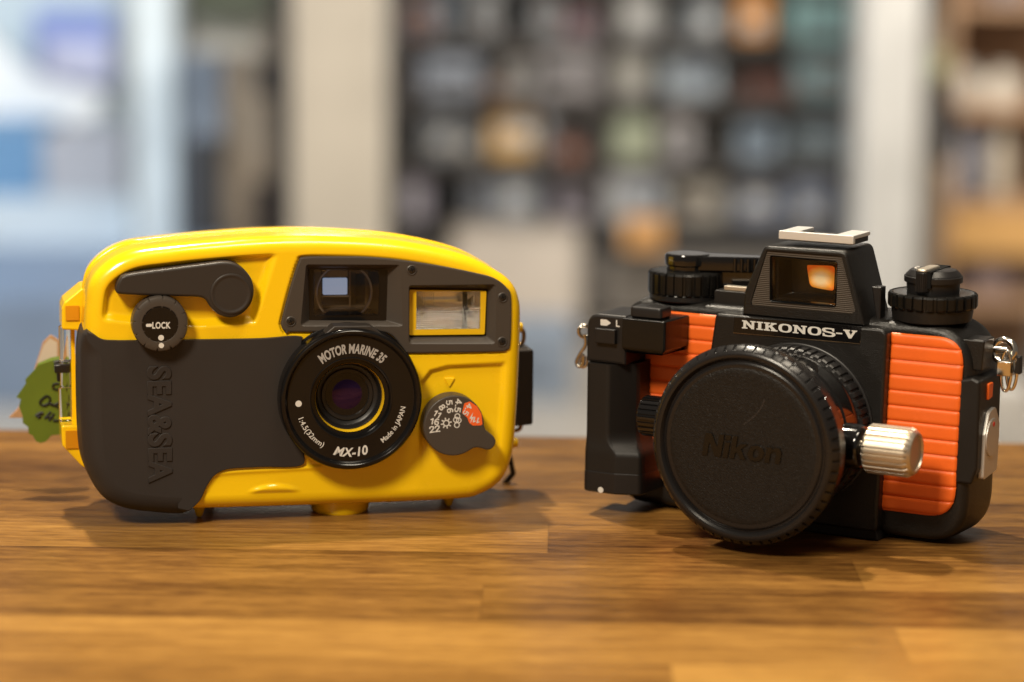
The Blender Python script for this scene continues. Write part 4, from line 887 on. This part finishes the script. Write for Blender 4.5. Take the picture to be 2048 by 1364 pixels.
# head of the grip with the release
hx0, hzt = V(*g1(112, 170), -11); _, htop = V(*g1(200, 88), -11); hx1, _ = V(*g1(352, 105), -11)
mb = MB(); mb.slab(rpoly([(hx0, gzt + .1), (hx1 + 1, gzt + .1), (hx1 + 1, htop), (hx0, htop)], [.4, .4, .6, 5], 6), -11.5, 7, 1.0, 0); hd_ = mb.build('grip_head', M_blkm, nc)
bx0, bzt = V(*r5(455, 832), -13); bx1, bzb = V(*r5(812, 1160), -13)
sx1, _ = V(*r5(985, 900), 1)
mb = MB()
cs = rpoly([(bx0, -14), (bx1, -14), (sx1, -2), (sx1, 7), (bx0, 7)], [.5, 1.2, 1.0, .3, .3], 5)
o = ccw(cs); rs_ = []
for z, i in ((bzb, 1.6), (bzb + 1.4, .2), (bzb + 2, 0), (bzt - .5, 0), (bzt - .1, .3), (bzt, .8)): rs_.append([(x, y, z) for x, y in inset(o, i)])
mb.rings(rs_); mb.build('release_block', M_wheel, hd_, angle=45)
sx0, sz0 = V(*r5(530, 800), -10); sx2, _ = V(*r5(800, 800), -10)
mb = MB(); mb.zslab(rpoly([(sx0, -12), (sx2, -12), (sx2, -3.5), (sx0, -3.5)], 1.3, 4), bzt - .3, bzt + 3.9, 1.0); mb.build('release_button', M_blkm, hd_)
lx0, lz1 = V(*g1(165, 182), -13); lx1, lz0 = V(*g1(293, 290), -13)
mb = MB(); mb.slab(rpoly([(lx0, lz0), (lx1, lz0), (lx1, lz1), (lx0, lz1)], .3, 3), -13.4, -11, .3); mb.build('lock_slider', M_blkm, hd_)
mb = MB(); mb.poly([rpoly([V(*g1(x, y), -11.6) for x, y in ((198, 124), (238, 128), (267, 150), (238, 168), (198, 164))], .25, 3)], -11.56)
X_, Z_ = V(*g1(311, 153), -11.6); lettering(mb, 'L', X_, Z_, -14.06 if X_ > bx0 else -11.56, 2.3, 0, offset=.02, xs=1.0)
mb.build('lock_marks', M_wht, hd_, fix=False, flat=True)
# --- right side: lug block, flash socket door
bx, _ = 54.5, 0
zA = V(1965, 681, 8)[1]; zB = V(1970, 740, 8)[1]
mb = MB(); mb.slab(rpoly([(50.5, zB - .5), (57.0, zB - .5), (57.6, zA), (50.0, zA)], .6, 3), 8, 18, .5); lug = mb.build('strap_lug', M_crk, nc); lug.location.x = DX
zC = V(1948, 758, 3)[1]; zD = V(1941, 972, 3)[1]
mb = MB(); mb.slab(rpoly([(50.6, zD), (56.2, zD), (57.8, zD + 5), (57.8, zC - 1), (55.0, zC), (50.8, zC - 1.0)], [.8, 1, 1, 1, 1, 1.5], 4), 4.4, 26, .9); door = mb.build('socket_cover', M_grip, nc); door.location.x = DX
def side(mb, loop, x):       # flat shape on a plane facing +x; loop in (y,z)
    mb.add([(x, y, z) for y, z in ccw(loop)], [tuple(range(len(loop)))])
def yz_slab(mb, loop, x0, x1, b=.2):
    o = ccw(loop); rs = [[(x, y, z) for y, z in inset(o, i)] for x, i in ((x0, 0), (x1 - b, 0), (x1, b))]; mb.rings(rs)
zP1 = V(1985, 816, 14)[1]; zP0 = V(1980, 955, 14)[1]
mb = MB(); yz_slab(mb, rpoly([(8.5, zP0), (22, zP0 + 1), (22.6, zP1 - 6), (18, zP1), (12, zP1 - 1), (8.8, zP1 - 8)], [1.5, 2.5, 3, 3, 3, 2], 5), 57.2, 58.9); sp_ = mb.build('silver_plate', M_slvb, door)
mb = MB(); cy_, cz_ = 15.3, (zP0 + zP1) / 2 + 1.5
mb.lathe([(6.2, 0), (6.2, .35), (5.8, .5)], (58.85, cy_, cz_), 'x', 56); mb.build('socket_cap', M_slvb, sp_)
mb = MB(); mb.lathe([(.8, 0), (.8, .12)], (59.36, cy_, cz_ + 4.4), 'x', 16); mb.build('red_dot', mat('red_dot', (.7, .03, .01), .4), sp_)
zO1 = V(1985, 768, 12)[1]; zO0 = V(1985, 803, 12)[1]
mb = MB(); yz_slab(mb, rpoly([(11.5, zO0 + .3), (15.5, zO0 + .8), (15.8, zO1), (11.5, zO1)], .5, 3), 57.2, 58.5); mb.build('orange_tab', M_ora, door)
# right strap ring
rx, rz = V(2014, 702, 20)
mb = MB(); mb.tube([(rx - 1 + 3.4 * math.cos(a), 20 + .8 * math.sin(a), rz + 3.4 * math.sin(a)) for a in np.linspace(0, 2 * PI, 28)[:-1]], 1.15, 12, True); sr = mb.build('strap_ring', M_chr, nc)
mb = MB(); mb.tube([(rx + .4 + 1.7 * math.cos(a), 18.6, rz - 6.2 + 6.6 * math.sin(a)) for a in np.linspace(0, 2 * PI, 28)[:-1]], .55, 10, True)
mb.tube([(rx + 1.8 + 1.7 * math.cos(a), 20.2, rz - 6.2 + 6.2 * math.sin(a)) for a in np.linspace(0, 2 * PI, 28)[:-1]], .55, 10, True); mb.build('split_ring', M_chr, sr)
cxr, czr = V(2008, 738, 17); mb = MB(); mb.slab(rpoly([(cxr - 2.3, czr - 2.3), (cxr + 2.3, czr - 2.3), (cxr + 2.3, czr + 2.4), (cxr - 2.3, czr + 2.4)], .3, 3), 16.4, 21.5, .25); mb.build('ring_clip', M_chr, sr)
mb = MB(); mb.slab(rpoly([(cxr + 2.6, czr - 1.5), (cxr + 4.6, czr - 1.7), (cxr + 4.4, czr + 4), (cxr + 3.4, czr + 4)], .3, 3), 19, 22, .3); mb.build('ring_guard', M_blkm, sr)
mb = MB(); mb.lathe([(1.4, -5), (1.4, 3)], (rx - 3.0, 20, rz), 'x', 20); mb.build('ring_stud', M_chr, sr)
# left strap ring
lx_, lz_ = V(1166, 662, 4)
mb = MB(); mb.tube([(lx_ + .5 + 1.6 * math.cos(a), 4 + 1.2 * math.cos(a), lz_ + 2.0 * math.sin(a)) for a in np.linspace(0, 2 * PI, 24)[:-1]], .7, 10, True); sl = mb.build('strap_ring', M_chr, nc)
pth = [V(1170, 668, 3), V(1171, 690, 3), V(1160, 708, 3), V(1153, 724, 3), V(1158, 733, 3), V(1166, 728, 3), V(1168, 712, 3)]
mb = MB(); mb.tube([(x, 3, z) for x, z in crom(pth, 6, False)], .62, 10); mb.tube([(x + .7, 4.4, z - .3) for x, z in crom(pth[2:], 6, False)], .6, 10); mb.build('split_ring', M_chr, sl)
# ================================================================== THE SHOP BEHIND THE TABLE (real size, metres, out of focus)
FLZ = -0.76
_mc = {}
def bm_(rgb, rough=.55, k=1.0):
    key = (rgb, rough, k)
    if key not in _mc:
        c = srgb(*rgb); l = sum(c) / 3; st = .95 if rgb[0] > rgb[2] * 1.9 and rgb[0] > 195 else .62; c = tuple(min((v * st + l * (1 - st)) * k, .9) for v in c); _mc[key] = mat('shop_colour', c, rough, noise=.10, nscale=9)
    return _mc[key]
def mbox(mb, x0, x1, y0, y1, z0, z1): mb.box(x0, x1, y0, y1, z0, z1)
def span(px0, px1, Y): return at(px0, 300, Y).x, at(px1, 300, Y).x
def zz(py, Y, px=1024): return at(px, py, Y).z
# --- floor is p1; back wall
mb = MB(); mb.box(-3.2, 3.4, 7.6, 7.8, FLZ, 1.6); wl_ = mb.build('back_wall', bm_((112, 110, 108)), scale=1); tag(wl_, kind='structure')
# --- cream pillar and white pillar
def pillar(name, label, x0, x1, Y, rgb, dep=.16, edge=None):
    a, b = span(x0, x1, Y); t = thing(name, label, 'pillar', (0, 0, 0))
    mb = MB(); mb.box(a, b, Y, Y + dep, FLZ + .08, 1.5); mb.build('shaft', bm_(rgb), t, scale=1, bevel=.006)
    mb = MB(); mb.box(a - .008, b + .008, Y - .008, Y + dep + .008, FLZ, FLZ + .08); mb.build('base', bm_((120, 110, 95)), t, scale=1, bevel=.004)
    return t
pillar('pillar', 'blurred cream square pillar rising behind the yellow camera', 583, 765, 4.0, (214, 202, 182), .18)
pillar('pillar', 'blurred greyish white pillar between the dark shelves and the wooden shelves', 1720, 1842, 5.0, (186, 183, 176))
def panel(name, label, cat, x0, x1, y0, y1, Y, rgb, th=.03, rough=.5, k=1, group=None, trim=None):
    a, b = span(x0, x1, Y); z1 = zz(y0, Y, (x0 + x1) / 2); z0 = zz(y1, Y, (x0 + x1) / 2) if y1 is not None else FLZ
    t = thing(name, label, cat, ((a + b) / 2, Y, z0), group=group)
    w = (b - a) / 2; h_ = z1 - z0; m = min(w, h_ / 2) * .12
    mb = MB(); mb.box(-w, w, 0, th, 0, h_); mb.build('panel', bm_(rgb, rough, k), t, scale=1, bevel=.003)
    mb = MB(); c2 = trim or tuple(int(v * .8) for v in rgb)
    mb.box(-w, -w + m, -.006, -.001, 0, h_); mb.box(w - m, w, -.006, -.001, 0, h_); mb.build('trim', bm_(c2, rough, k), t, scale=1)
    return t
panel('curtain', 'narrow off-white hanging curtain to the right of the white pillar', 'curtain', 1838, 1884, -60, 560, 5.3, (176, 166, 144), .05)
# --- boxes, bottles and bags
def carton(name, label, cat, x0, x1, y0, y1, Y, rgb, lab=None, dep=None, group=None, base=None):
    a, b = span(x0, x1, Y); z1 = zz(y0, Y, (x0 + x1) / 2); z0 = zz(y1, Y, (x0 + x1) / 2) if base is None else base
    w, h_ = (b - a) / 2, z1 - z0; dep = dep or min(.16, w * 2)
    t = thing(name, label, cat, ((a + b) / 2, Y, z0), group=group)
    mb = MB(); mb.box(-w, w, 0, dep, 0, h_ * .86); mb.build('box_body', bm_(rgb), t, scale=1, bevel=.003)
    mb = MB(); mb.box(-w - .002, w + .002, -.002, dep + .002, h_ * .862, h_); mb.build('lid', bm_(tuple(min(255, int(v * 1.06)) for v in rgb)), t, scale=1, bevel=.003)
    if lab:
        mb = MB(); mb.box(-w * .55, w * .55, -.004, -.001, h_ * .25, h_ * .65); mb.build('sticker', bm_(lab), t, scale=1)
    return t
def jar(name, label, cat, x0, x1, y0, y1, Y, rgb, cap=(60, 50, 45), group=None, neck=.5, base=None):
    a, b = span(x0, x1, Y); z1 = zz(y0, Y, (x0 + x1) / 2); z0 = zz(y1, Y, (x0 + x1) / 2) if base is None else base
    w, h_ = (b - a) / 2, z1 - z0
    t = thing(name, label, cat, ((a + b) / 2, Y + w, z0), group=group)
    mb = MB(); mb.lathe([(w * .85, 0), (w, h_ * .04), (w, h_ * .66), (w * .8, h_ * .76), (w * neck, h_ * .82), (w * neck, h_ * .86)], (0, 0, 0), 'z', 28); mb.build('glass_body', bm_(rgb, .3), t, scale=1)
    mb = MB(); mb.lathe([(w * neck * 1.15, h_ * .862), (w * neck * 1.15, h_ * .98), (w * neck, h_)], (0, 0, 0), 'z', 28); mb.build('cap', bm_(cap), t, scale=1)
    return t
# --- dark shelf rack
Y0 = 6.0; sx0, sx1 = span(790, 1712, Y0)
rack = thing('shelf_rack', 'wide dark shelf rack full of small goods filling the middle background', 'shelf rack', ((sx0 + sx1) / 2, Y0, FLZ))
hw = (sx1 - sx0) / 2; dk = bm_((76, 68, 62))
mb = MB(); mb.box(-hw, hw, .24, .26, .30, 2.1); mb.build('back_board', bm_((158, 156, 156)), rack, scale=1)
rows = [-165, -48, 75, 195, 325, 450]           # pixel height of each shelf board
for x in (-hw, hw - .025, span(1200, 1200, Y0)[0] - (sx0 + sx1) / 2 - .012):
    mb = MB(); mb.box(x, x + .024, -.002, .24, 0, 2.1); mb.build('upright', dk, rack, scale=1, bevel=.002)
bz = []
for py in rows:
    z = zz(py, Y0, 1240); bz.append(z); mb = MB(); mb.box(-hw + .026, hw - .027, 0, .235, z - FLZ - .026, z - FLZ); mb.build('shelf_board', dk, rack, scale=1, bevel=.002)
mb = MB(); mb.box(-hw + .026, hw - .027, 0.01, .23, .02, .16); mb.build('plinth', bm_((150, 140, 128)), rack, scale=1)
q = Q(760, 0, 2.048)
def sh_x(a): return q(a, 0)[0]
goods = [  # row, x0, x1 (crop px), height fraction, colour, kind, label
 (2, 75, 215, .55, (150, 92, 55), 'c', 'reddish brown carton at the left end of the topmost board in view'),
 (2, 160, 300, .95, (132, 140, 146), 'c', 'blue-grey carton just left of the black tin on the second shelf in view'),
 (2, 300, 370, .5, (45, 42, 42), 'j', 'small black jar between two blue-grey cartons on the topmost board'),
 (2, 380, 480, .9, (142, 142, 140), 'c', 'pale grey carton left of the black canister near the top of the rack'),
 (2, 490, 600, .6, (22, 20, 20), 'j', 'black round canister on the topmost board of the rack'),
 (2, 620, 740, 1.0, (150, 154, 158), 'c', 'light grey carton right of the black round canister'),
 (2, 760, 890, .45, (150, 98, 98), 'c', 'dusty pink carton next to the middle upright near the top'),
 (2, 980, 1130, .9, (172, 170, 164), 'c', 'off-white carton right of the middle upright near the top'),
 (2, 1250, 1400, .9, (132, 140, 146), 'c', 'blue-grey carton left of the orange packet near the top'),
 (2, 1460, 1590, 1.3, (214, 142, 52), 'c', 'tall orange packet near the top of the rack beside the teal box'),
 (2, 1670, 1950, 1.1, (120, 186, 186), 'c', 'large teal box at the upper right end of the rack'),
 (3, 70, 130, .9, (60, 34, 32), 'j', 'dark maroon jar at the left end of the second board'),
 (3, 170, 400, .75, (150, 158, 172), 'c', 'wide grey-blue carton on the second board near the left'),
 (3, 430, 500, .35, (142, 88, 46), 'j', 'short brown jar on the second board left of the beige bag'),
 (3, 500, 640, 1.0, (166, 158, 150), 'c', 'beige-grey carton on the second board left of the pinkish one'),
 (3, 665, 880, .9, (152, 142, 140), 'c', 'pinkish grey carton left of the middle upright on the second board'),
 (3, 965, 1090, .95, (184, 180, 168), 'c', 'cream carton with tan base right of the middle upright, second board'),
 (3, 1165, 1390, 1.05, (172, 186, 196), 'c', 'pale ice-blue carton in the middle of the second board'),
 (3, 1490, 1690, .4, (120, 58, 34), 'c', 'low rust-brown box on the second board below the orange packet'),
 (3, 1700, 1920, 1.0, (112, 154, 160), 'c', 'grey-teal carton below the large teal box'),
 (4, 60, 120, .6, (36, 46, 34), 'j', 'dark green jar at the left end of the third board'),
 (4, 180, 300, .8, (128, 132, 138), 'c', 'slate grey carton near the left of the third board'),
 (4, 310, 410, .7, (118, 120, 124), 'c', 'darker slate carton left of the tan bag on the third board'),
 (4, 445, 635, 1.0, (232, 186, 116), 'c', 'tall tan paper bag on the third board left of centre'),
 (4, 650, 700, .9, (140, 140, 144), 'c', 'slim grey packet right of the tan paper bag'),
 (4, 710, 860, .95, (150, 144, 146), 'c', 'mauve-grey carton behind the orange-brown jar'),
 (4, 725, 840, .38, (178, 98, 52), 'j', 'orange-brown jar in front of the mauve-grey carton'),
 (4, 940, 1140, 1.0, (184, 194, 152), 'j', 'pale green round jar right of the middle upright'),
 (4, 1165, 1290, 1.0, (176, 168, 168), 'c', 'pinkish white packet right of the pale green jar'),
 (4, 1480, 1640, .85, (140, 164, 184), 'c', 'sky-blue carton on the third board right of centre'),
 (4, 1700, 1900, .7, (110, 128, 136), 'c', 'dull blue carton at the right end of the third board'),
 (5, 55, 190, .9, (182, 170, 190), 'c', 'lavender box at the left end of the lowest board in view'),
 (5, 205, 340, .45, (26, 24, 26), 'c', 'low black case next to the lavender box'),
 (5, 360, 450, .8, (130, 132, 138), 'c', 'ash grey carton right of the low black case'),
 (5, 470, 640, .9, (146, 156, 170), 'c', 'steel-blue carton left of the mauve one on the lowest board'),
 (5, 715, 870, .85, (162, 148, 164), 'c', 'mauve carton next to the middle upright on the lowest board'),
 (5, 930, 1165, .95, (182, 186, 190), 'c', 'wide pale grey carton above the orange-tan box'),
 (5, 1230, 1420, .8, (176, 166, 146), 'c', 'beige carton in the middle of the lowest board'),
 (5, 1470, 1660, .85, (132, 144, 170), 'c', 'periwinkle blue carton on the lowest board above the finder'),
 (5, 1690, 1860, .85, (122, 134, 158), 'c', 'dark periwinkle carton at the right end of the lowest board'),
]
for i, (r, a, b, hf, rgb, kd, lab) in enumerate(goods):
    z0 = bz[r] + .001; gap = (bz[r - 1] - .026) - z0; hgt = min(gap * .94, gap * hf) if hf <= 1.06 else gap * .96
    x0, x1 = sh_x(a), sh_x(b); yy = Y0 + .02 + .03 * (i % 3)
    if 'behind the orange-brown' in lab: yy = Y0 + .13
    if kd == 'j': yy = Y0 + .012
    w = (span(x0, x1, Y0)[1] - span(x0, x1, Y0)[0]) / 2; cxx_ = sum(span(x0, x1, Y0)) / 2
    t = thing('carton' if kd == 'c' else 'jar', lab, 'box' if kd == 'c' else 'jar', (cxx_, yy, z0), group='goods on the dark shelf rack')
    if 'bag' in lab or 'packet' in lab: t.name = 'packet'; t['category'] = 'packet'
    if kd == 'c':
        dp = .10
        mb = MB(); mb.box(-w, w, 0, dp, 0, hgt * .8); mb.build('box_body', bm_(rgb), t, scale=1, bevel=.003)
        mb = MB(); mb.box(-w * .98, w * .98, .001, dp, hgt * .802, hgt); mb.build('lid', bm_(tuple(min(255, int(v * 1.05)) for v in rgb)), t, scale=1, bevel=.003)
        rg = random.Random(i); lw = w * rg.uniform(.3, .6); lx_2 = rg.uniform(-.3, .3) * w; lz_2 = hgt * rg.uniform(.15, .4)
        mb = MB(); mb.box(lx_2 - lw, lx_2 + lw, -.004, -.001, lz_2, lz_2 + hgt * .3); mb.build('sticker', bm_(rg.choice([(236, 232, 224), (60, 56, 54), (70, 90, 120), (210, 200, 180), (110, 84, 70)])), t, scale=1)
    else:
        w = min(w, .06); mb = MB(); mb.lathe([(w * .9, 0), (w, hgt * .04), (w, hgt * .7), (w * .7, hgt * .8)], (0, w, 0), 'z', 24); mb.build('jar_body', bm_(rgb, .3), t, scale=1)
        mb = MB(); mb.lathe([(w * .75, hgt * .802), (w * .75, hgt * .98), (w * .7, hgt)], (0, w, 0), 'z', 24); mb.build('cap', bm_(tuple(int(v * .8) for v in rgb)), t, scale=1)
# things standing on the floor in front of the rack
carton('storage_box', 'low orange-tan box standing right behind the dials of the black camera', 'box', 1252, 1335, 442, 500, 5.8, (236, 176, 106), (200, 150, 90), base=zz(500, 5.8, 1290))
panel('display_stand', 'pale sand coloured low display stand between the two cameras', 'display stand', 905, 1165, 470, 640, 5.6, (206, 188, 166), .25, .5, 1, trim=(190, 172, 150))
carton('storage_box', 'grey-blue floor box low between the two cameras', 'box', 1000, 1150, 650, 745, 5.0, (120, 138, 160), (100, 118, 140), base=FLZ)
# --- wooden shelf on the right with goods
Yr = 5.2; a, b = span(1890, 2140, Yr); wr_ = thing('wooden_shelf', 'ochre wooden shelf unit at the right edge with bottles and bags', 'shelf', ((a + b) / 2, Yr, FLZ))
hw2 = (b - a) / 2; oc = bm_((190, 136, 74))
mb = MB(); mb.box(-hw2 + .02, hw2, .26, .28, .02, 1.6); mb.build('back_board', bm_((160, 112, 60)), wr_, scale=1)
mb = MB(); mb.box(-hw2, -hw2 + .018, 0, .28, 0, 1.6); mb.build('side_board', oc, wr_, scale=1, bevel=.002)
rb = []
for py in (5, 215, 400, 600):
    z = zz(py, Yr, 1960); rb.append(z); mb = MB(); mb.box(-hw2 + .02, hw2, 0, .258, z - FLZ - .02, z - FLZ); mb.build('shelf_board', oc, wr_, scale=1, bevel=.002)
mb = MB(); mb.box(-hw2 + .02, hw2, 0, .02, rb[2] - FLZ - .115, rb[2] - FLZ - .022); mb.build('drawer_front', bm_((206, 158, 92)), wr_, scale=1, bevel=.002)
for (r, x0, x1, hgt, rgb, kd, nm, cat, lab) in [
    (1, 1900, 1975, 80, (208, 196, 176), 'j', 'jar', 'jar', 'cream round jar at the left of the upper wooden shelf'),
    (1, 1982, 2048, 75, (226, 212, 188), 'j', 'jar', 'jar', 'whiter round jar at the right edge of the upper wooden shelf'),
    (0, 1850, 1925, 60, (52, 44, 46), 'c', 'pouch', 'pouch', 'dark pouch at the top right of the photo on the wooden shelf'),
    (0, 1975, 2048, 50, (120, 112, 118), 'c', 'pouch', 'pouch', 'greyish violet pouch in the top right corner'),
    (2, 1905, 1948, 160, (186, 180, 182), 'j', 'bottle', 'bottle', 'grey-white bottle left of the navy one on the wooden shelf'),
    (2, 1950, 1990, 170, (92, 96, 120), 'j', 'bottle', 'bottle', 'navy bottle in the middle of the wooden shelf'),
    (2, 1992, 2034, 150, (214, 194, 160), 'j', 'bottle', 'bottle', 'cream bottle right of the navy one on the wooden shelf'),
    (3, 1955, 2045, 95, (140, 112, 108), 'c', 'basket', 'basket', 'purplish brown basket on the lowest wooden shelf behind the strap ring'),
]:
    base_ = rb[r] + .001; sxx = Yr / FPX
    hh = hgt * sxx; w = (span(x0, x1, Yr)[1] - span(x0, x1, Yr)[0]) / 2; cxx_ = sum(span(x0, x1, Yr)) / 2
    t = thing(nm, lab, cat, (cxx_, Yr + .04, base_), group='goods on the wooden shelf')
    mb = MB()
    if kd == 'c': mb.box(-w, w, 0, .12, 0, hh * .8)
    else: mb.lathe([(w * .9, 0), (w, hh * .04), (w, hh * .62), (w * .6, hh * .78), (w * .5, hh * .84)], (0, w, 0), 'z', 24)
    mb.build('main_body', bm_(rgb), t, scale=1, bevel=.004 if kd == 'c' else 0)
    mb = MB()
    if kd == 'c': mb.box(-w * .9, w * .9, .005, .11, hh * .802, hh)
    else: mb.lathe([(w * .55, hh * .842), (w * .55, hh * .98), (w * .5, hh)], (0, w, 0), 'z', 24)
    mb.build('top_cap', bm_(tuple(int(v * .85) for v in rgb)), t, scale=1)
t = thing('hanging_bag', 'black bag hanging on the side of the wooden shelf', 'bag', (sum(span(1862, 1912, 5.0)) / 2, 5.0, zz(325, 5.0, 1890)))
hh = zz(195, 5.0, 1890) - zz(325, 5.0, 1890); w = (span(1862, 1912, 5.0)[1] - span(1862, 1912, 5.0)[0]) / 2
mb = MB(); mb.lathe([(w * .6, 0), (w, hh * .1), (w, hh * .7), (w * .7, hh * .95), (w * .3, hh)], (0, 0, 0), 'z', 24); mb.build('bag_body', bm_((32, 30, 36)), t, scale=1)
mb = MB(); mb.tube([(-w * .3, 0, hh), (-w * .2, 0, hh * 1.35), (w * .2, 0, hh * 1.35), (w * .3, 0, hh)], .006, 8); mb.build('handle', bm_((32, 30, 36)), t, scale=1)
jar('plant_pot', 'small yellow-green plant pot left of the cream jars', 'plant pot', 1856, 1895, 100, 160, 5.2, (176, 184, 120), (150, 170, 90))
carton('storage_box', 'pale box on the floor behind the strap ring of the black camera', 'box', 1990, 2080, 770, 860, 3.9, (214, 208, 200), (190, 186, 180), base=FLZ)
# --- left: dark rack edge, grey locker, door frame, bright daylight corner
panel('dark_post', 'thin dark brown post just left of the cream pillar', 'post', 546, 572, -80, None, 4.6, (52, 42, 38), .05)
panel('cabinet', 'tan-brown tall cabinet left of the dark post', 'cabinet', 446, 545, 60, None, 5.4, (150, 132, 108), .3)
carton('speaker', 'black box in front of the tan-brown cabinet, upper one', 'box', 506, 552, 128, 188, 5.2, (30, 30, 34), dep=.1)
carton('storage_case', 'very dark brown case in front of the tan-brown cabinet, lower one', 'case', 500, 552, 372, 480, 5.2, (34, 22, 20), dep=.1)
panel('locker', 'grey-blue tall locker between the door frame and the tan-brown cabinet', 'locker', 366, 445, 100, None, 5.5, (140, 158, 182), .3)
carton('speaker', 'charcoal rectangular box standing in front of the grey-blue locker', 'box', 372, 438, 285, 480, 5.3, (52, 56, 64), dep=.15)
panel('hanging_sign', 'olive green board above the grey-blue locker at the top', 'board', 375, 540, -60, 45, 5.2, (74, 82, 62), .02)
panel('beige_board', 'pale beige board under the olive green board', 'board', 385, 520, 48, 108, 5.25, (176, 172, 160), .02)
panel('door_frame', 'wide pale blue-white door frame left of the grey-blue locker', 'door frame', 262, 352, -80, None, 5.6, (206, 220, 226), .1, k=1.15)
panel('bright_wall_panel', 'light cyan wall panel in the far left daylight corner', 'wall panel', -260, 262, -120, 560, 6.4, (178, 200, 212), .04, k=1.15)
panel('poster', 'blue poster with lavender lower part on the light cyan wall panel', 'poster', 72, 232, 18, 172, 6.3, (104, 136, 226), .01, trim=(120, 150, 220))
panel('poster', 'lavender sheet overlapping the lower part of the blue poster', 'poster', 92, 225, 78, 165, 6.25, (190, 194, 236), .01, trim=(180, 186, 232))
# white hull-like shape
t = thing('white_canoe', 'bright white curved hull-like shape above the blue box at the left', 'boat hull', (0, 0, 0))
pts = [at(x, y, 6.1) for x, y in ((-60, 40), (0, 92), (60, 140), (130, 172), (205, 188), (200, 222), (150, 245), (60, 250), (-60, 248))]
sh_ = ccw([(p.x, p.z) for p in pts]); mb = MB(); sh2 = resample(crom(sh_, 8), 90)
mb.prism(sh2, [(6.08, .003), (6.084, 0), (6.12, 0)]); mb.build('hull', bm_((250, 252, 252), .6, 1.1), t, scale=1, flat=True); mb = MB(); mb.box(at(0, 0, 6.1).x, at(40, 0, 6.1).x, 6.121, 6.39, zz(235, 6.1, 20), zz(215, 6.1, 20)); mb.build('bracket', bm_((200, 205, 210)), t, scale=1)
carton('blue_crate', 'saturated blue crate under the white curved shape at the left edge', 'crate', -60, 82, 252, 398, 5.8, (58, 140, 198), dep=.3)
carton('grey_bundle', 'soft greyish beige bundle right of the blue crate', 'bundle', 84, 250, 268, 398, 5.8, (176, 176, 188), dep=.3)
panel('white_counter', 'pale blue-white counter front below the blue crate', 'counter', -120, 268, 400, 520, 5.7, (196, 214, 228), .4, k=1.0)
carton('dark_case', 'dark case on the floor at the left edge under the pale counter', 'case', -60, 78, 535, 590, 5.4, (36, 36, 50), dep=.3)
carton('navy_case', 'navy blue case next to the dark case on the floor', 'case', 82, 160, 545, 595, 5.4, (52, 68, 112), dep=.3)
panel('daylit_floor_slab', 'dull steel-blue slab standing in for the daylit floor at far left', 'platform', -200, 330, 600, None, 4.9, (112, 142, 182), 1.2)  # added slab in place of bare floor; bluish daylight put into its colour
